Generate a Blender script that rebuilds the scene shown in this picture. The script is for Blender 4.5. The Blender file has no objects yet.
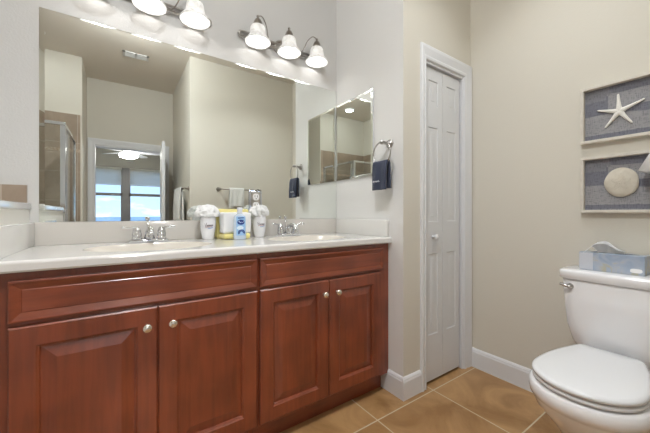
import bpy, bmesh, math, random
from mathutils import Vector, Matrix, noise
random.seed(7)
S = bpy.context.scene
COL = S.collection
PI = math.pi

# ------------------------------------------------------------------ camera
cd = bpy.data.cameras.new('camera')
cam = bpy.data.objects.new('camera', cd)
COL.objects.link(cam)
cam.location = (0, 0, 1.05)
cam.rotation_euler = (PI / 2, 0, math.radians(-34.5))
cd.sensor_width = 36.0
cd.lens = 36.0 * 299.0 / 650.0
cd.shift_y = -3.0 / 650.0
cd.clip_start = 0.01
cd.clip_end = 5000
S.camera = cam

# ------------------------------------------------------------------ view, world, sun, area lights
S.view_settings.view_transform = 'Standard'
S.view_settings.look = 'None'
S.view_settings.gamma = 1.0
S.view_settings.use_curve_mapping = False
S.view_settings.exposure = 0.0

E_BULB = 0.38          # each vanity bulb
E_CEIL = 35.0         # added fill point light in front of the vanity
E_DOWN = 11.0         # added downward fill at the same spot
E_ALCOVE = 5.0  # added fill light over the toilet alcove
E_SHOWER = 1.2
E_BED = 150.0
SHADE_EMIT = 0.12
SKY = 2.0

W = bpy.data.worlds.new('sky')
S.world = W
W.use_nodes = True
nt = W.node_tree
nt.nodes.clear()
out = nt.nodes.new('ShaderNodeOutputWorld')
bg = nt.nodes.new('ShaderNodeBackground')
bg.inputs['Strength'].default_value = SKY
tc = nt.nodes.new('ShaderNodeTexCoord')
sp = nt.nodes.new('ShaderNodeSeparateXYZ')
nt.links.new(tc.outputs['Generated'], sp.inputs[0])
rp = nt.nodes.new('ShaderNodeValToRGB')
rp.color_ramp.elements[0].position = 0.0
rp.color_ramp.elements[0].color = (0.50, 0.68, 0.92, 1)
rp.color_ramp.elements[1].position = 0.35
rp.color_ramp.elements[1].color = (0.17, 0.40, 0.85, 1)
nt.links.new(sp.outputs['Z'], rp.inputs[0])
mp = nt.nodes.new('ShaderNodeMapping')
mp.inputs['Scale'].default_value = (5, 5, 14)
nt.links.new(tc.outputs['Generated'], mp.inputs['Vector'])
nz = nt.nodes.new('ShaderNodeTexNoise')
nz.inputs['Scale'].default_value = 1.6
nz.inputs['Detail'].default_value = 6
nt.links.new(mp.outputs[0], nz.inputs['Vector'])
cr = nt.nodes.new('ShaderNodeValToRGB')
cr.color_ramp.elements[0].position = 0.52
cr.color_ramp.elements[0].color = (0, 0, 0, 1)
cr.color_ramp.elements[1].position = 0.68
cr.color_ramp.elements[1].color = (1, 1, 1, 1)
nt.links.new(nz.outputs[0], cr.inputs[0])
mx = nt.nodes.new('ShaderNodeMixRGB')
mx.inputs['Color2'].default_value = (0.95, 0.96, 0.98, 1)
nt.links.new(cr.outputs[0], mx.inputs['Fac'])
nt.links.new(rp.outputs[0], mx.inputs['Color1'])
nt.links.new(mx.outputs[0], bg.inputs['Color'])
nt.links.new(bg.outputs[0], out.inputs['Surface'])

def area(name, loc, size, energy, color=(0.92, 0.965, 1.0), shape='DISK', rot=(0, 0, 0), sy=None, spread=180):
    d = bpy.data.lights.new(name, 'AREA')
    d.shape = shape
    d.size = size
    if sy:
        d.size_y = sy
    d.energy = energy
    d.color = color
    d.spread = math.radians(spread)
    o = bpy.data.objects.new(name, d)
    COL.objects.link(o)
    o.location = loc
    o.rotation_euler = rot
    return o

CEIL = 2.87
LAMP_A = (0.10, 0.40)      # added fill light in front of the vanity, out of view
LAMP_B = (1.36, 0.52)      # added fill light over the toilet alcove, out of view
SHOWER_L = (-0.71, -0.54)
area('bath_ceiling_downlight', (*LAMP_A, CEIL - 0.10), 0.28, E_DOWN, (0.93, 0.965, 1.0), spread=125)
dome = bpy.data.lights.new('bath_ceiling_light', 'POINT')
dome.energy = E_CEIL
dome.color = (0.93, 0.965, 1.0)
dome.shadow_soft_size = 0.06
dome_o = bpy.data.objects.new('bath_ceiling_light', dome)
COL.objects.link(dome_o)
dome_o.location = (*LAMP_A, CEIL - 0.16)
area('alcove_ceiling_light', (*LAMP_B, CEIL - 0.095), 0.30, E_ALCOVE, spread=122)
area('shower_downlight', (*SHOWER_L, CEIL - 0.025), 0.13, E_SHOWER)

# ------------------------------------------------------------------ material helpers
def lin(c):
    c = c / 255.0
    return c / 12.92 if c <= 0.04045 else ((c + 0.055) / 1.055) ** 2.4

def rgb(r, g, b):
    return (lin(r), lin(g), lin(b), 1.0)

def mat(name, color, rough=0.5, metal=0.0, coat=0.0, bump=None, spec=0.5, sheen=0.0, vary=None):
    """bump=(scale, strength, distance); vary=(scale, other colour, amount)"""
    m = bpy.data.materials.new(name)
    m.use_nodes = True
    n = m.node_tree.nodes
    l = m.node_tree.links
    b = n['Principled BSDF']
    b.inputs['Base Color'].default_value = color
    b.inputs['Roughness'].default_value = rough
    b.inputs['Metallic'].default_value = metal
    b.inputs['Coat Weight'].default_value = coat
    b.inputs['Coat Roughness'].default_value = 0.12
    b.inputs['Specular IOR Level'].default_value = spec
    b.inputs['Sheen Weight'].default_value = sheen
    t = n.new('ShaderNodeTexCoord')
    if bump:
        z = n.new('ShaderNodeTexNoise')
        z.inputs['Scale'].default_value = bump[0]
        z.inputs['Detail'].default_value = 3
        l.new(t.outputs['Object'], z.inputs['Vector'])
        u = n.new('ShaderNodeBump')
        u.inputs['Strength'].default_value = bump[1]
        u.inputs['Distance'].default_value = bump[2]
        l.new(z.outputs[0], u.inputs['Height'])
        l.new(u.outputs[0], b.inputs['Normal'])
    if vary:
        z = n.new('ShaderNodeTexNoise')
        z.inputs['Scale'].default_value = vary[0]
        z.inputs['Detail'].default_value = 4
        l.new(t.outputs['Object'], z.inputs['Vector'])
        r = n.new('ShaderNodeValToRGB')
        r.color_ramp.elements[0].position = 0.5 - 0.5 * vary[2]
        r.color_ramp.elements[0].color = color
        r.color_ramp.elements[1].position = 0.5 + 0.5 * vary[2]
        r.color_ramp.elements[1].color = vary[1]
        l.new(z.outputs[0], r.inputs[0])
        l.new(r.outputs[0], b.inputs['Base Color'])
    return m

def wood_mat(name, axis):
    m = mat(name, rgb(122, 62, 40), rough=0.40, coat=0.65)
    n = m.node_tree.nodes
    l = m.node_tree.links
    b = n['Principled BSDF']
    b.inputs['Coat Roughness'].default_value = 0.17
    t = n.new('ShaderNodeTexCoord')
    g = n.new('ShaderNodeMapping')
    g.inputs['Scale'].default_value = (3, 40, 40) if axis == 'x' else (40, 40, 3)
    l.new(t.outputs['Object'], g.inputs['Vector'])
    z = n.new('ShaderNodeTexNoise')
    z.inputs['Scale'].default_value = 1.0
    z.inputs['Detail'].default_value = 5
    z.inputs['Distortion'].default_value = 0.6
    l.new(g.outputs[0], z.inputs['Vector'])
    z2 = n.new('ShaderNodeTexNoise')
    z2.inputs['Scale'].default_value = 5.0
    z2.inputs['Detail'].default_value = 2
    l.new(t.outputs['Object'], z2.inputs['Vector'])
    a = n.new('ShaderNodeMath')
    a.operation = 'MULTIPLY_ADD'
    a.inputs[1].default_value = 0.45
    l.new(z.outputs[0], a.inputs[0])
    s = n.new('ShaderNodeMath')
    s.operation = 'MULTIPLY'
    s.inputs[1].default_value = 0.55
    l.new(z2.outputs[0], s.inputs[0])
    l.new(s.outputs[0], a.inputs[2])
    r = n.new('ShaderNodeValToRGB')
    r.color_ramp.elements[0].position = 0.30
    r.color_ramp.elements[0].color = rgb(100, 43, 23)
    r.color_ramp.elements[1].position = 0.70
    r.color_ramp.elements[1].color = rgb(149, 73, 42)
    l.new(a.outputs[0], r.inputs[0])
    l.new(r.outputs[0], b.inputs['Base Color'])
    return m

def tile_mat(name, pitch, off, c1, c2, grout, gw, axes=('X', 'Y'), rough=0.4, scale=3.0):
    """square tiles of the given pitch laid on the world grid"""
    m = mat(name, c1, rough=rough)
    n = m.node_tree.nodes
    l = m.node_tree.links
    b = n['Principled BSDF']
    t = n.new('ShaderNodeNewGeometry')
    s = n.new('ShaderNodeSeparateXYZ')
    l.new(t.outputs['Position'], s.inputs[0])
    masks = []
    cells = []
    for ax, o in zip(axes, off):
        a = n.new('ShaderNodeMath'); a.operation = 'SUBTRACT'; a.inputs[1].default_value = o - 50 * pitch
        l.new(s.outputs[ax], a.inputs[0])
        d = n.new('ShaderNodeMath'); d.operation = 'DIVIDE'; d.inputs[1].default_value = pitch
        l.new(a.outputs[0], d.inputs[0])
        f = n.new('ShaderNodeMath'); f.operation = 'FRACT'
        l.new(d.outputs[0], f.inputs[0])
        fl = n.new('ShaderNodeMath'); fl.operation = 'FLOOR'
        l.new(d.outputs[0], fl.inputs[0])
        cells.append(fl)
        p = n.new('ShaderNodeMath'); p.operation = 'SUBTRACT'; p.inputs[1].default_value = 0.5
        l.new(f.outputs[0], p.inputs[0])
        q = n.new('ShaderNodeMath'); q.operation = 'ABSOLUTE'
        l.new(p.outputs[0], q.inputs[0])
        k = n.new('ShaderNodeMath'); k.operation = 'GREATER_THAN'; k.inputs[1].default_value = 0.5 - 0.5 * gw / pitch
        l.new(q.outputs[0], k.inputs[0])
        masks.append(k)
    mm = n.new('ShaderNodeMath'); mm.operation = 'MAXIMUM'
    l.new(masks[0].outputs[0], mm.inputs[0]); l.new(masks[1].outputs[0], mm.inputs[1])
    cc = n.new('ShaderNodeCombineXYZ')
    l.new(cells[0].outputs[0], cc.inputs[0]); l.new(cells[1].outputs[0], cc.inputs[1])
    wn = n.new('ShaderNodeTexWhiteNoise')
    l.new(cc.outputs[0], wn.inputs['Vector'])
    sc = n.new('ShaderNodeVectorMath'); sc.operation = 'SCALE'; sc.inputs['Scale'].default_value = 9.0
    l.new(wn.outputs['Color'], sc.inputs[0])
    ad = n.new('ShaderNodeVectorMath'); ad.operation = 'ADD'
    l.new(t.outputs['Position'], ad.inputs[0]); l.new(sc.outputs[0], ad.inputs[1])
    z = n.new('ShaderNodeTexNoise')
    z.inputs['Scale'].default_value = scale
    z.inputs['Detail'].default_value = 7
    z.inputs['Roughness'].default_value = 0.6
    z.inputs['Distortion'].default_value = 1.6
    l.new(ad.outputs[0], z.inputs['Vector'])
    r = n.new('ShaderNodeValToRGB')
    r.color_ramp.elements[0].position = 0.36; r.color_ramp.elements[0].color = c1
    r.color_ramp.elements[1].position = 0.64; r.color_ramp.elements[1].color = c2
    l.new(z.outputs[0], r.inputs[0])
    x = n.new('ShaderNodeMixRGB')
    x.inputs['Color2'].default_value = grout
    l.new(mm.outputs[0], x.inputs['Fac']); l.new(r.outputs[0], x.inputs['Color1'])
    l.new(x.outputs[0], b.inputs['Base Color'])
    u = n.new('ShaderNodeBump'); u.invert = True
    u.inputs['Strength'].default_value = 0.5; u.inputs['Distance'].default_value = 0.002
    l.new(mm.outputs[0], u.inputs['Height']); l.new(u.outputs[0], b.inputs['Normal'])
    return m

def glass_mat(name, tint=(0.97, 0.99, 0.985, 1)):
    m = bpy.data.materials.new(name)
    m.use_nodes = True
    n = m.node_tree.nodes
    l = m.node_tree.links
    n.clear()
    o = n.new('ShaderNodeOutputMaterial')
    t = n.new('ShaderNodeBsdfTransparent'); t.inputs[0].default_value = tint
    g = n.new('ShaderNodeBsdfGlossy'); g.inputs['Roughness'].default_value = 0.0
    # reflectance of a thin pane, the same from both sides
    ge = n.new('ShaderNodeNewGeometry')
    dt = n.new('ShaderNodeVectorMath'); dt.operation = 'DOT_PRODUCT'
    l.new(ge.outputs['Normal'], dt.inputs[0]); l.new(ge.outputs['Incoming'], dt.inputs[1])
    ab = n.new('ShaderNodeMath'); ab.operation = 'ABSOLUTE'; l.new(dt.outputs['Value'], ab.inputs[0])
    om = n.new('ShaderNodeMath'); om.operation = 'SUBTRACT'; om.inputs[0].default_value = 1.0; l.new(ab.outputs[0], om.inputs[1])
    pw = n.new('ShaderNodeMath'); pw.operation = 'POWER'; pw.inputs[1].default_value = 5.0; l.new(om.outputs[0], pw.inputs[0])
    f = n.new('ShaderNodeMath'); f.operation = 'MULTIPLY_ADD'; f.inputs[1].default_value = 0.96; f.inputs[2].default_value = 0.04; f.use_clamp = True
    l.new(pw.outputs[0], f.inputs[0])
    x = n.new('ShaderNodeMixShader')
    l.new(f.outputs[0], x.inputs[0]); l.new(t.outputs[0], x.inputs[1]); l.new(g.outputs[0], x.inputs[2])
    l.new(x.outputs[0], o.inputs[0])
    return m

def emit_mat(name, color, strength, base=None):
    m = mat(name, base or color, rough=0.4)
    b = m.node_tree.nodes['Principled BSDF']
    b.inputs['Emission Color'].default_value = color
    b.inputs['Emission Strength'].default_value = strength
    return m

M = dict(
    wall=mat('wall_paint', rgb(218, 213, 201), 0.75, bump=(170, 0.25, 0.0025)),
    white_wall=mat('vanity_wall_paint', rgb(212, 211, 209), 0.75, bump=(150, 0.30, 0.003)),  # same paint as the other walls, white lamp light put into the colour
    side_wall=mat('side_wall_paint', rgb(235, 234, 232), 0.75, bump=(150, 0.30, 0.003)),  # same wall paint again, lightened in colour for the lamp light on it
    pony=mat('pony_wall_paint', rgb(232, 229, 222), 0.5),
    ceiling=mat('ceiling_paint', rgb(222, 214, 202), 0.85, bump=(120, 0.2, 0.003)),
    grey_wall=mat('bedroom_paint', rgb(168, 168, 162), 0.8),
    trim=mat('white_trim_paint', rgb(228, 229, 232), 0.35),
    door=mat('door_paint', rgb(220, 221, 223), 0.4),
    marble=mat('cultured_marble', rgb(227, 225, 221), 0.12, coat=0.4, vary=(3.0, rgb(230, 228, 225), 0.6)),
    bowl=mat('sink_marble', rgb(222, 216, 206), 0.14, coat=0.4),
    splash=mat('backsplash_marble', rgb(211, 206, 199), 0.14, coat=0.3),
    porcelain=mat('porcelain', rgb(246, 246, 248), 0.08, coat=0.5),
    seat=mat('seat_plastic', rgb(230, 231, 233), 0.22),
    chrome=mat('chrome', (0.74, 0.75, 0.77, 1), 0.08, 1.0),
    nickel=mat('brushed_nickel', (0.50, 0.48, 0.46, 1), 0.28, 1.0),
    dark_nickel=mat('aged_nickel', (0.36, 0.33, 0.30, 1), 0.30, 1.0),
    knob=mat('satin_nickel_knob', (0.86, 0.80, 0.72, 1), 0.22, 1.0),
    mirror=mat('mirror_silver', (0.90, 0.93, 0.90, 1), 0.0, 1.0),
    wood_v=wood_mat('cherry_wood_upright_grain', 'z'),
    wood_h=wood_mat('cherry_wood_level_grain', 'x'),
    dark=mat('dark_gap', rgb(30, 26, 24), 0.8),
    floor=tile_mat('floor_tile', 0.457, (1.080, 1.100), rgb(146, 107, 65), rgb(184, 145, 99), rgb(200, 186, 160), 0.0065, rough=0.33, scale=2.6),
    tile=tile_mat('shower_tile', 0.33, (-0.40, 2.19), rgb(150, 133, 116), rgb(170, 152, 134), rgb(190, 178, 163), 0.005, axes=('X', 'Z'), scale=2.2),
    tile_y=tile_mat('shower_side_tile', 0.33, (-0.94, 2.19), rgb(150, 133, 116), rgb(170, 152, 134), rgb(190, 178, 163), 0.005, axes=('Y', 'Z'), scale=2.2),
    accent=mat('accent_tile', rgb(205, 190, 172), 0.3, vary=(60, rgb(160, 130, 105), 0.4)),
    glass=glass_mat('clear_glass'),
    shade=None,
    towel_white=mat('white_terry', rgb(238, 238, 238), 0.95, bump=(500, 0.6, 0.002), sheen=0.3),
    towel_grey=mat('pale_terry', rgb(226, 226, 222), 0.95, bump=(500, 0.6, 0.002), sheen=0.3),
    towel_yellow=mat('yellow_terry', rgb(238, 226, 150), 0.95, bump=(500, 0.6, 0.002), sheen=0.3),
    towel_navy=mat('navy_terry', rgb(54, 61, 82), 0.95, bump=(500, 0.7, 0.002), sheen=0.2),
    thread=mat('white_thread', rgb(225, 228, 235), 0.8),
    cup=mat('white_ceramic_cup', rgb(240, 240, 243), 0.18, coat=0.3),
    red_print=mat('red_print', rgb(176, 70, 62), 0.4),
    ink=mat('brown_print', rgb(92, 70, 84), 0.4),
    blue_print=mat('blue_print', rgb(64, 140, 205), 0.4),
    navy_print=mat('navy_print', rgb(30, 62, 140), 0.4),
    sky_print=mat('sky_print', rgb(158, 197, 234), 0.4),
    pale_print=mat('pale_print', rgb(224, 238, 250), 0.4),
    soap=mat('clear_blue_soap', rgb(208, 222, 238), 0.1, coat=0.5),
    cap=mat('clear_plastic_cap', rgb(226, 230, 238), 0.12, coat=0.5),
    outlet=mat('outlet_plastic', rgb(240, 240, 240), 0.35),
    slot=mat('outlet_slot', rgb(60, 60, 62), 0.6),
    frame=mat('whitewashed_frame', rgb(226, 221, 210), 0.7, bump=(90, 0.3, 0.001), vary=(40, rgb(205, 198, 186), 0.7)),
    star=mat('starfish_shell', rgb(240, 237, 230), 0.8, bump=(220, 0.5, 0.002)),
    dollar=mat('sand_dollar_shell', rgb(222, 216, 202), 0.85, bump=(160, 0.6, 0.002), vary=(35, rgb(200, 192, 176), 0.7)),
    tissue=mat('tissue_paper', rgb(251, 251, 251), 0.9),
    lampshade=mat('white_lamp_shade', rgb(246, 246, 246), 0.75),
    blind=mat('blind_slats', rgb(228, 226, 218), 0.6),
    window=mat('window_frame_paint', rgb(125, 125, 128), 0.5),  # grey holds the backlit shade of the frames and post
    fan=mat('fan_blade', rgb(215, 218, 224), 0.4),
    sea=mat('sea_water', rgb(95, 150, 185), 0.25),
    land=mat('dune_grass', rgb(120, 128, 92), 0.9),
    carpet=mat('bedroom_carpet', rgb(170, 160, 145), 0.95),
    lens=emit_mat('lamp_diffuser', (1, 0.97, 0.93, 1), 2.5),
    globe=emit_mat('fan_globe', (1, 0.97, 0.93, 1), E_BED),
    vent=mat('vent_metal', rgb(228, 228, 226), 0.5),
)

def shade_material():
    m = bpy.data.materials.new('alabaster_glass')
    m.use_nodes = True
    n = m.node_tree.nodes
    l = m.node_tree.links
    n.clear()
    o = n.new('ShaderNodeOutputMaterial')
    t = n.new('ShaderNodeTexCoord')
    z = n.new('ShaderNodeTexNoise')
    z.inputs['Scale'].default_value = 26
    z.inputs['Detail'].default_value = 4
    z.inputs['Distortion'].default_value = 1.2
    l.new(t.outputs['Object'], z.inputs['Vector'])
    r = n.new('ShaderNodeValToRGB')
    r.color_ramp.elements[0].position = 0.35; r.color_ramp.elements[0].color = (0.76, 0.75, 0.73, 1)
    r.color_ramp.elements[1].position = 0.65; r.color_ramp.elements[1].color = (1, 1, 0.99, 1)
    l.new(z.outputs[0], r.inputs[0])
    d = n.new('ShaderNodeBsdfDiffuse'); l.new(r.outputs[0], d.inputs[0])
    tr = n.new('ShaderNodeBsdfTranslucent'); l.new(r.outputs[0], tr.inputs[0])
    x = n.new('ShaderNodeMixShader'); x.inputs[0].default_value = 0.16
    l.new(d.outputs[0], x.inputs[1]); l.new(tr.outputs[0], x.inputs[2])
    e = n.new('ShaderNodeEmission'); e.inputs[1].default_value = SHADE_EMIT
    l.new(r.outputs[0], e.inputs[0])
    a = n.new('ShaderNodeAddShader')
    l.new(x.outputs[0], a.inputs[0]); l.new(e.outputs[0], a.inputs[1])
    l.new(a.outputs[0], o.inputs[0])
    return m
M['shade'] = shade_material()

def blind_material():
    m = bpy.data.materials.new('translucent_blind')
    m.use_nodes = True
    n = m.node_tree.nodes
    l = m.node_tree.links
    n.clear()
    o = n.new('ShaderNodeOutputMaterial')
    d = n.new('ShaderNodeBsdfDiffuse'); d.inputs[0].default_value = rgb(232, 230, 224)
    t = n.new('ShaderNodeBsdfTranslucent'); t.inputs[0].default_value = rgb(250, 249, 246)
    x = n.new('ShaderNodeMixShader'); x.inputs[0].default_value = 0.75
    l.new(d.outputs[0], x.inputs[1]); l.new(t.outputs[0], x.inputs[2])
    l.new(x.outputs[0], o.inputs[0])
    return m
M['blind'] = blind_material()

def linen_material():
    """woven blue-grey linen patches"""
    m = mat('blue_linen', rgb(120, 124, 140), 0.9)
    n = m.node_tree.nodes
    l = m.node_tree.links
    b = n['Principled BSDF']
    t = n.new('ShaderNodeTexCoord')
    parts = []
    for sc in ((1, 320, 40), (1, 40, 320)):
        g = n.new('ShaderNodeMapping'); g.inputs['Scale'].default_value = sc
        l.new(t.outputs['Object'], g.inputs['Vector'])
        z = n.new('ShaderNodeTexNoise'); z.inputs['Scale'].default_value = 1.0; z.inputs['Detail'].default_value = 3
        l.new(g.outputs[0], z.inputs['Vector'])
        parts.append(z)
    a = n.new('ShaderNodeMath'); a.operation = 'ADD'
    l.new(parts[0].outputs[0], a.inputs[0]); l.new(parts[1].outputs[0], a.inputs[1])
    r = n.new('ShaderNodeValToRGB')
    r.color_ramp.elements[0].position = 0.78; r.color_ramp.elements[0].color = (0.74, 0.74, 0.76, 1)
    r.color_ramp.elements[1].position = 1.2; r.color_ramp.elements[1].color = (1.22, 1.21, 1.18, 1)
    h = n.new('ShaderNodeMath'); h.operation = 'MULTIPLY'; h.inputs[1].default_value = 1.0
    l.new(a.outputs[0], h.inputs[0]); l.new(h.outputs[0], r.inputs[0])
    v = n.new('ShaderNodeTexVoronoi'); v.distance = 'CHEBYCHEV'
    v.inputs['Scale'].default_value = 8.0
    g = n.new('ShaderNodeMapping'); g.inputs['Scale'].default_value = (0.01, 0.30, 1.5)
    l.new(t.outputs['Object'], g.inputs['Vector']); l.new(g.outputs[0], v.inputs['Vector'])
    sx = n.new('ShaderNodeSeparateColor'); l.new(v.outputs['Color'], sx.inputs[0])
    c = n.new('ShaderNodeValToRGB')
    c.color_ramp.interpolation = 'CONSTANT'
    els = c.color_ramp.elements
    els[0].position = 0.0; els[0].color = rgb(142, 142, 146)
    els[1].position = 0.4; els[1].color = rgb(110, 111, 122)
    e = els.new(0.7); e.color = rgb(124, 125, 132)
    l.new(sx.outputs[0], c.inputs[0])
    x = n.new('ShaderNodeMixRGB'); x.blend_type = 'MULTIPLY'; x.inputs[0].default_value = 1.0
    l.new(c.outputs[0], x.inputs[1]); l.new(r.outputs[0], x.inputs[2])
    l.new(x.outputs[0], b.inputs['Base Color'])
    return m
M['linen'] = linen_material()

def box_print_material():
    """marbled blue, grey and gold print of the tissue box"""
    m = mat('tissue_box_print', rgb(170, 185, 205), 0.5)
    n = m.node_tree.nodes
    l = m.node_tree.links
    b = n['Principled BSDF']
    t = n.new('ShaderNodeTexCoord')
    z = n.new('ShaderNodeTexNoise')
    z.inputs['Scale'].default_value = 11; z.inputs['Detail'].default_value = 7; z.inputs['Distortion'].default_value = 1.2
    l.new(t.outputs['Object'], z.inputs['Vector'])
    r = n.new('ShaderNodeValToRGB')
    els = r.color_ramp.elements
    els[0].position = 0.22; els[0].color = rgb(128, 146, 170)
    els[1].position = 0.75; els[1].color = rgb(190, 194, 202)
    for p, c in ((0.42, rgb(162, 176, 196)), (0.52, rgb(180, 187, 198)), (0.585, rgb(186, 180, 156)), (0.63, rgb(170, 181, 198))):
        e = els.new(p); e.color = c
    l.new(z.outputs[0], r.inputs[0])
    l.new(r.outputs[0], b.inputs['Base Color'])
    return m
M['box_print'] = box_print_material()

# ------------------------------------------------------------------ object helpers
def thing(name, loc, label, cat, group=None):
    o = bpy.data.objects.new(name, None)
    o.empty_display_size = 0.05
    COL.objects.link(o)
    o.location = loc
    o['label'] = label
    o['category'] = cat
    if group:
        o['group'] = group
    return o

def wloc(o):
    v = Vector((0, 0, 0))
    while o:
        v += Vector(o.location)
        o = o.parent
    return v

class MB:
    """collects shapes given in world metres; build() links them as one mesh object"""
    def __init__(self):
        self.bm = bmesh.new()

    def box(self, a, b, bev=0.0, seg=2, smooth=False):
        lo = Vector([min(a[i], b[i]) for i in range(3)])
        hi = Vector([max(a[i], b[i]) for i in range(3)])
        t = bmesh.new()
        bmesh.ops.create_cube(t, size=1.0)
        for v in t.verts:
            v.co = Vector([(lo[i] + hi[i]) / 2 + v.co[i] * (hi[i] - lo[i]) for i in range(3)])
        if bev > 0:
            bmesh.ops.bevel(t, geom=list(t.edges), offset=bev, segments=seg, profile=0.5, affect='EDGES', clamp_overlap=True)
        self.merge(t, smooth or bev > 0 and seg > 2)
        return self

    def merge(self, t, smooth=False):
        me = bpy.data.meshes.new('tmp')
        for f in t.faces:
            f.smooth = smooth
        t.to_mesh(me)
        t.free()
        self.bm.from_mesh(me)
        bpy.data.meshes.remove(me)

    def rings(self, rings, close=True, cap0=True, cap1=True, smooth=True):
        """bridge successive closed loops of points"""
        t = bmesh.new()
        vs = [[t.verts.new(p) for p in r] for r in rings]
        n = len(vs[0])
        for i in range(len(vs) - 1):
            for k in range(n):
                q = (k + 1) % n
                if not close and q == 0:
                    continue
                t.faces.new((vs[i][k], vs[i][q], vs[i + 1][q], vs[i + 1][k]))
        if cap0 and close:
            t.faces.new(vs[0][::-1])
        if cap1 and close:
            t.faces.new(vs[-1])
        bmesh.ops.recalc_face_normals(t, faces=list(t.faces))
        self.merge(t, smooth)
        return self

    def lathe(self, c, prof, seg=32, axis=(0, 0, 1), cap0=True, cap1=True, smooth=True):
        """prof = [(radius, height along axis)]"""
        q = Vector((0, 0, 1)).rotation_difference(Vector(axis).normalized())
        c = Vector(c)
        rs = []
        for r, h in prof:
            r = max(r, 1e-5)
            rs.append([c + q @ Vector((r * math.cos(2 * PI * k / seg), r * math.sin(2 * PI * k / seg), h)) for k in range(seg)])
        return self.rings(rs, True, cap0, cap1, smooth)

    def tube(self, pts, r, seg=12, closed=False):
        pts = [Vector(p) for p in pts]
        n = len(pts)
        rr = r if isinstance(r, (list, tuple)) else [r] * n
        rs = []
        prev = None
        for i, p in enumerate(pts):
            if closed:
                d = pts[(i + 1) % n] - pts[i - 1]
            else:
                d = pts[min(i + 1, n - 1)] - pts[max(i - 1, 0)]
            d.normalize()
            if prev is None:
                u = d.orthogonal().normalized()
            else:
                u = (prev - d * prev.dot(d)).normalized()
            prev = u
            w = d.cross(u)
            rs.append([p + (u * math.cos(2 * PI * k / seg) + w * math.sin(2 * PI * k / seg)) * rr[i] for k in range(seg)])
        if closed:
            rs.append(rs[0])
            return self.rings(rs, True, False, False)
        return self.rings(rs)

    def ball(self, c, r, seg=20, squash=(1, 1, 1)):
        t = bmesh.new()
        bmesh.ops.create_uvsphere(t, u_segments=seg, v_segments=seg // 2 + 2, radius=1.0)
        for v in t.verts:
            v.co = Vector(c) + Vector((v.co.x * r * squash[0], v.co.y * r * squash[1], v.co.z * r * squash[2]))
        self.merge(t, True)
        return self

    def quad(self, *p):
        self.bm.faces.new([self.bm.verts.new(q) for q in p])
        return self

    def build(self, name, m, parent=None, label=None, kind=None, pivot=None, cat=None, group=None, weld=False):
        if weld:
            bmesh.ops.remove_doubles(self.bm, verts=list(self.bm.verts), dist=1e-5)
        me = bpy.data.meshes.new(name)
        if parent:
            off = wloc(parent)
        elif pivot is not None:
            off = Vector(pivot)
        else:
            lo = Vector([min(v.co[i] for v in self.bm.verts) for i in range(3)])
            hi = Vector([max(v.co[i] for v in self.bm.verts) for i in range(3)])
            off = Vector(((lo.x + hi.x) / 2, (lo.y + hi.y) / 2, lo.z))
        for v in self.bm.verts:
            v.co -= off
        self.bm.to_mesh(me)
        self.bm.free()
        o = bpy.data.objects.new(name, me)
        COL.objects.link(o)
        if parent:
            o.parent = parent
        else:
            o.location = off
        me.materials.append(m)
        if label:
            o['label'] = label
        if cat:
            o['category'] = cat
        if group:
            o['group'] = group
        if kind:
            o['kind'] = kind
        return o

def bx(name, a, b, m, parent=None, bev=0.0, seg=2, **k):
    return MB().box(a, b, bev, seg).build(name, m, parent, **k)

def rect(x0, x1, z0, z1, y):
    return [(x0, y, z0), (x1, y, z0), (x1, y, z1), (x0, y, z1)]

def ring_panel(mb, x0, x1, z0, z1, y, rings, cap0=True):
    """nested rectangles: rings = [(inset, depth)], depth positive toward -y (the viewer of the front)"""
    mb.rings([rect(x0 + i, x1 - i, z0 + i, z1 - i, y - d) for i, d in rings], smooth=False, cap0=cap0)

def spline(pts, n=8):
    pts = [Vector(p) for p in pts]
    res = []
    P = [pts[0]] + pts + [pts[-1]]
    for i in range(1, len(P) - 2):
        for k in range(n):
            t = k / n
            a, b, c, d = P[i - 1], P[i], P[i + 1], P[i + 2]
            res.append(0.5 * ((2 * b) + (c - a) * t + (2 * a - 5 * b + 4 * c - d) * t * t + (3 * b - a - 3 * c + d) * t ** 3))
    res.append(pts[-1])
    return res

def nz3(p, s, seed=0.0):
    return noise.noise(Vector(p) * s + Vector((seed, seed * 1.7, -seed)))

# ------------------------------------------------------------------ structure
XW, YV = 1.320, 1.771            # side wall with the cabinet, wall with the big mirror
YC, XE = 1.140, 2.010            # closet wall, wall behind the toilet
XP = -0.318                      # right face of the pony wall
YS, XO = -0.20, 0.673            # wall with the towel bar, corridor wall
YF = -1.55                       # far wall with the bedroom door
st = dict(kind='structure')
bx('floor', (-1.6, -1.67, -0.05), (2.15, 1.95, 0), M['floor'], **st)
bx('ceiling', (-1.6, -1.67, CEIL), (2.15, 1.95, CEIL + 0.06), M['ceiling'], **st)
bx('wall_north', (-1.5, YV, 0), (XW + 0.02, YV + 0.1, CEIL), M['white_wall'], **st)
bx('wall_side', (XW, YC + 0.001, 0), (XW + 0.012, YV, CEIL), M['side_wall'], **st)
bx('wall_closet_pier', (XW + 0.001, YC, 0), (1.508, YV + 0.1, CEIL), M['wall'], **st)
bx('wall_closet_header', (1.508, YC, 1.977), (1.922, YC + 0.12, CEIL), M['wall'], **st)
bx('wall_closet_right', (1.922, YC, 0), (XE, YC + 0.12, CEIL), M['wall'], **st)
bx('wall_closet_back', (1.50, YV, 0), (2.11, YV + 0.1, CEIL), M['wall'], **st)
bx('wall_east', (XE, YS - 0.1, 0), (XE + 0.1, YV + 0.1, CEIL), M['wall'], **st)
bx('wall_south', (XO, YS - 0.12, 0), (XE + 0.1, YS, CEIL), M['wall'], **st)
bx('wall_corridor', (XO, YF - 0.12, 0), (XO + 0.12, YS - 0.119, CEIL), M['wall'], **st)
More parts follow.
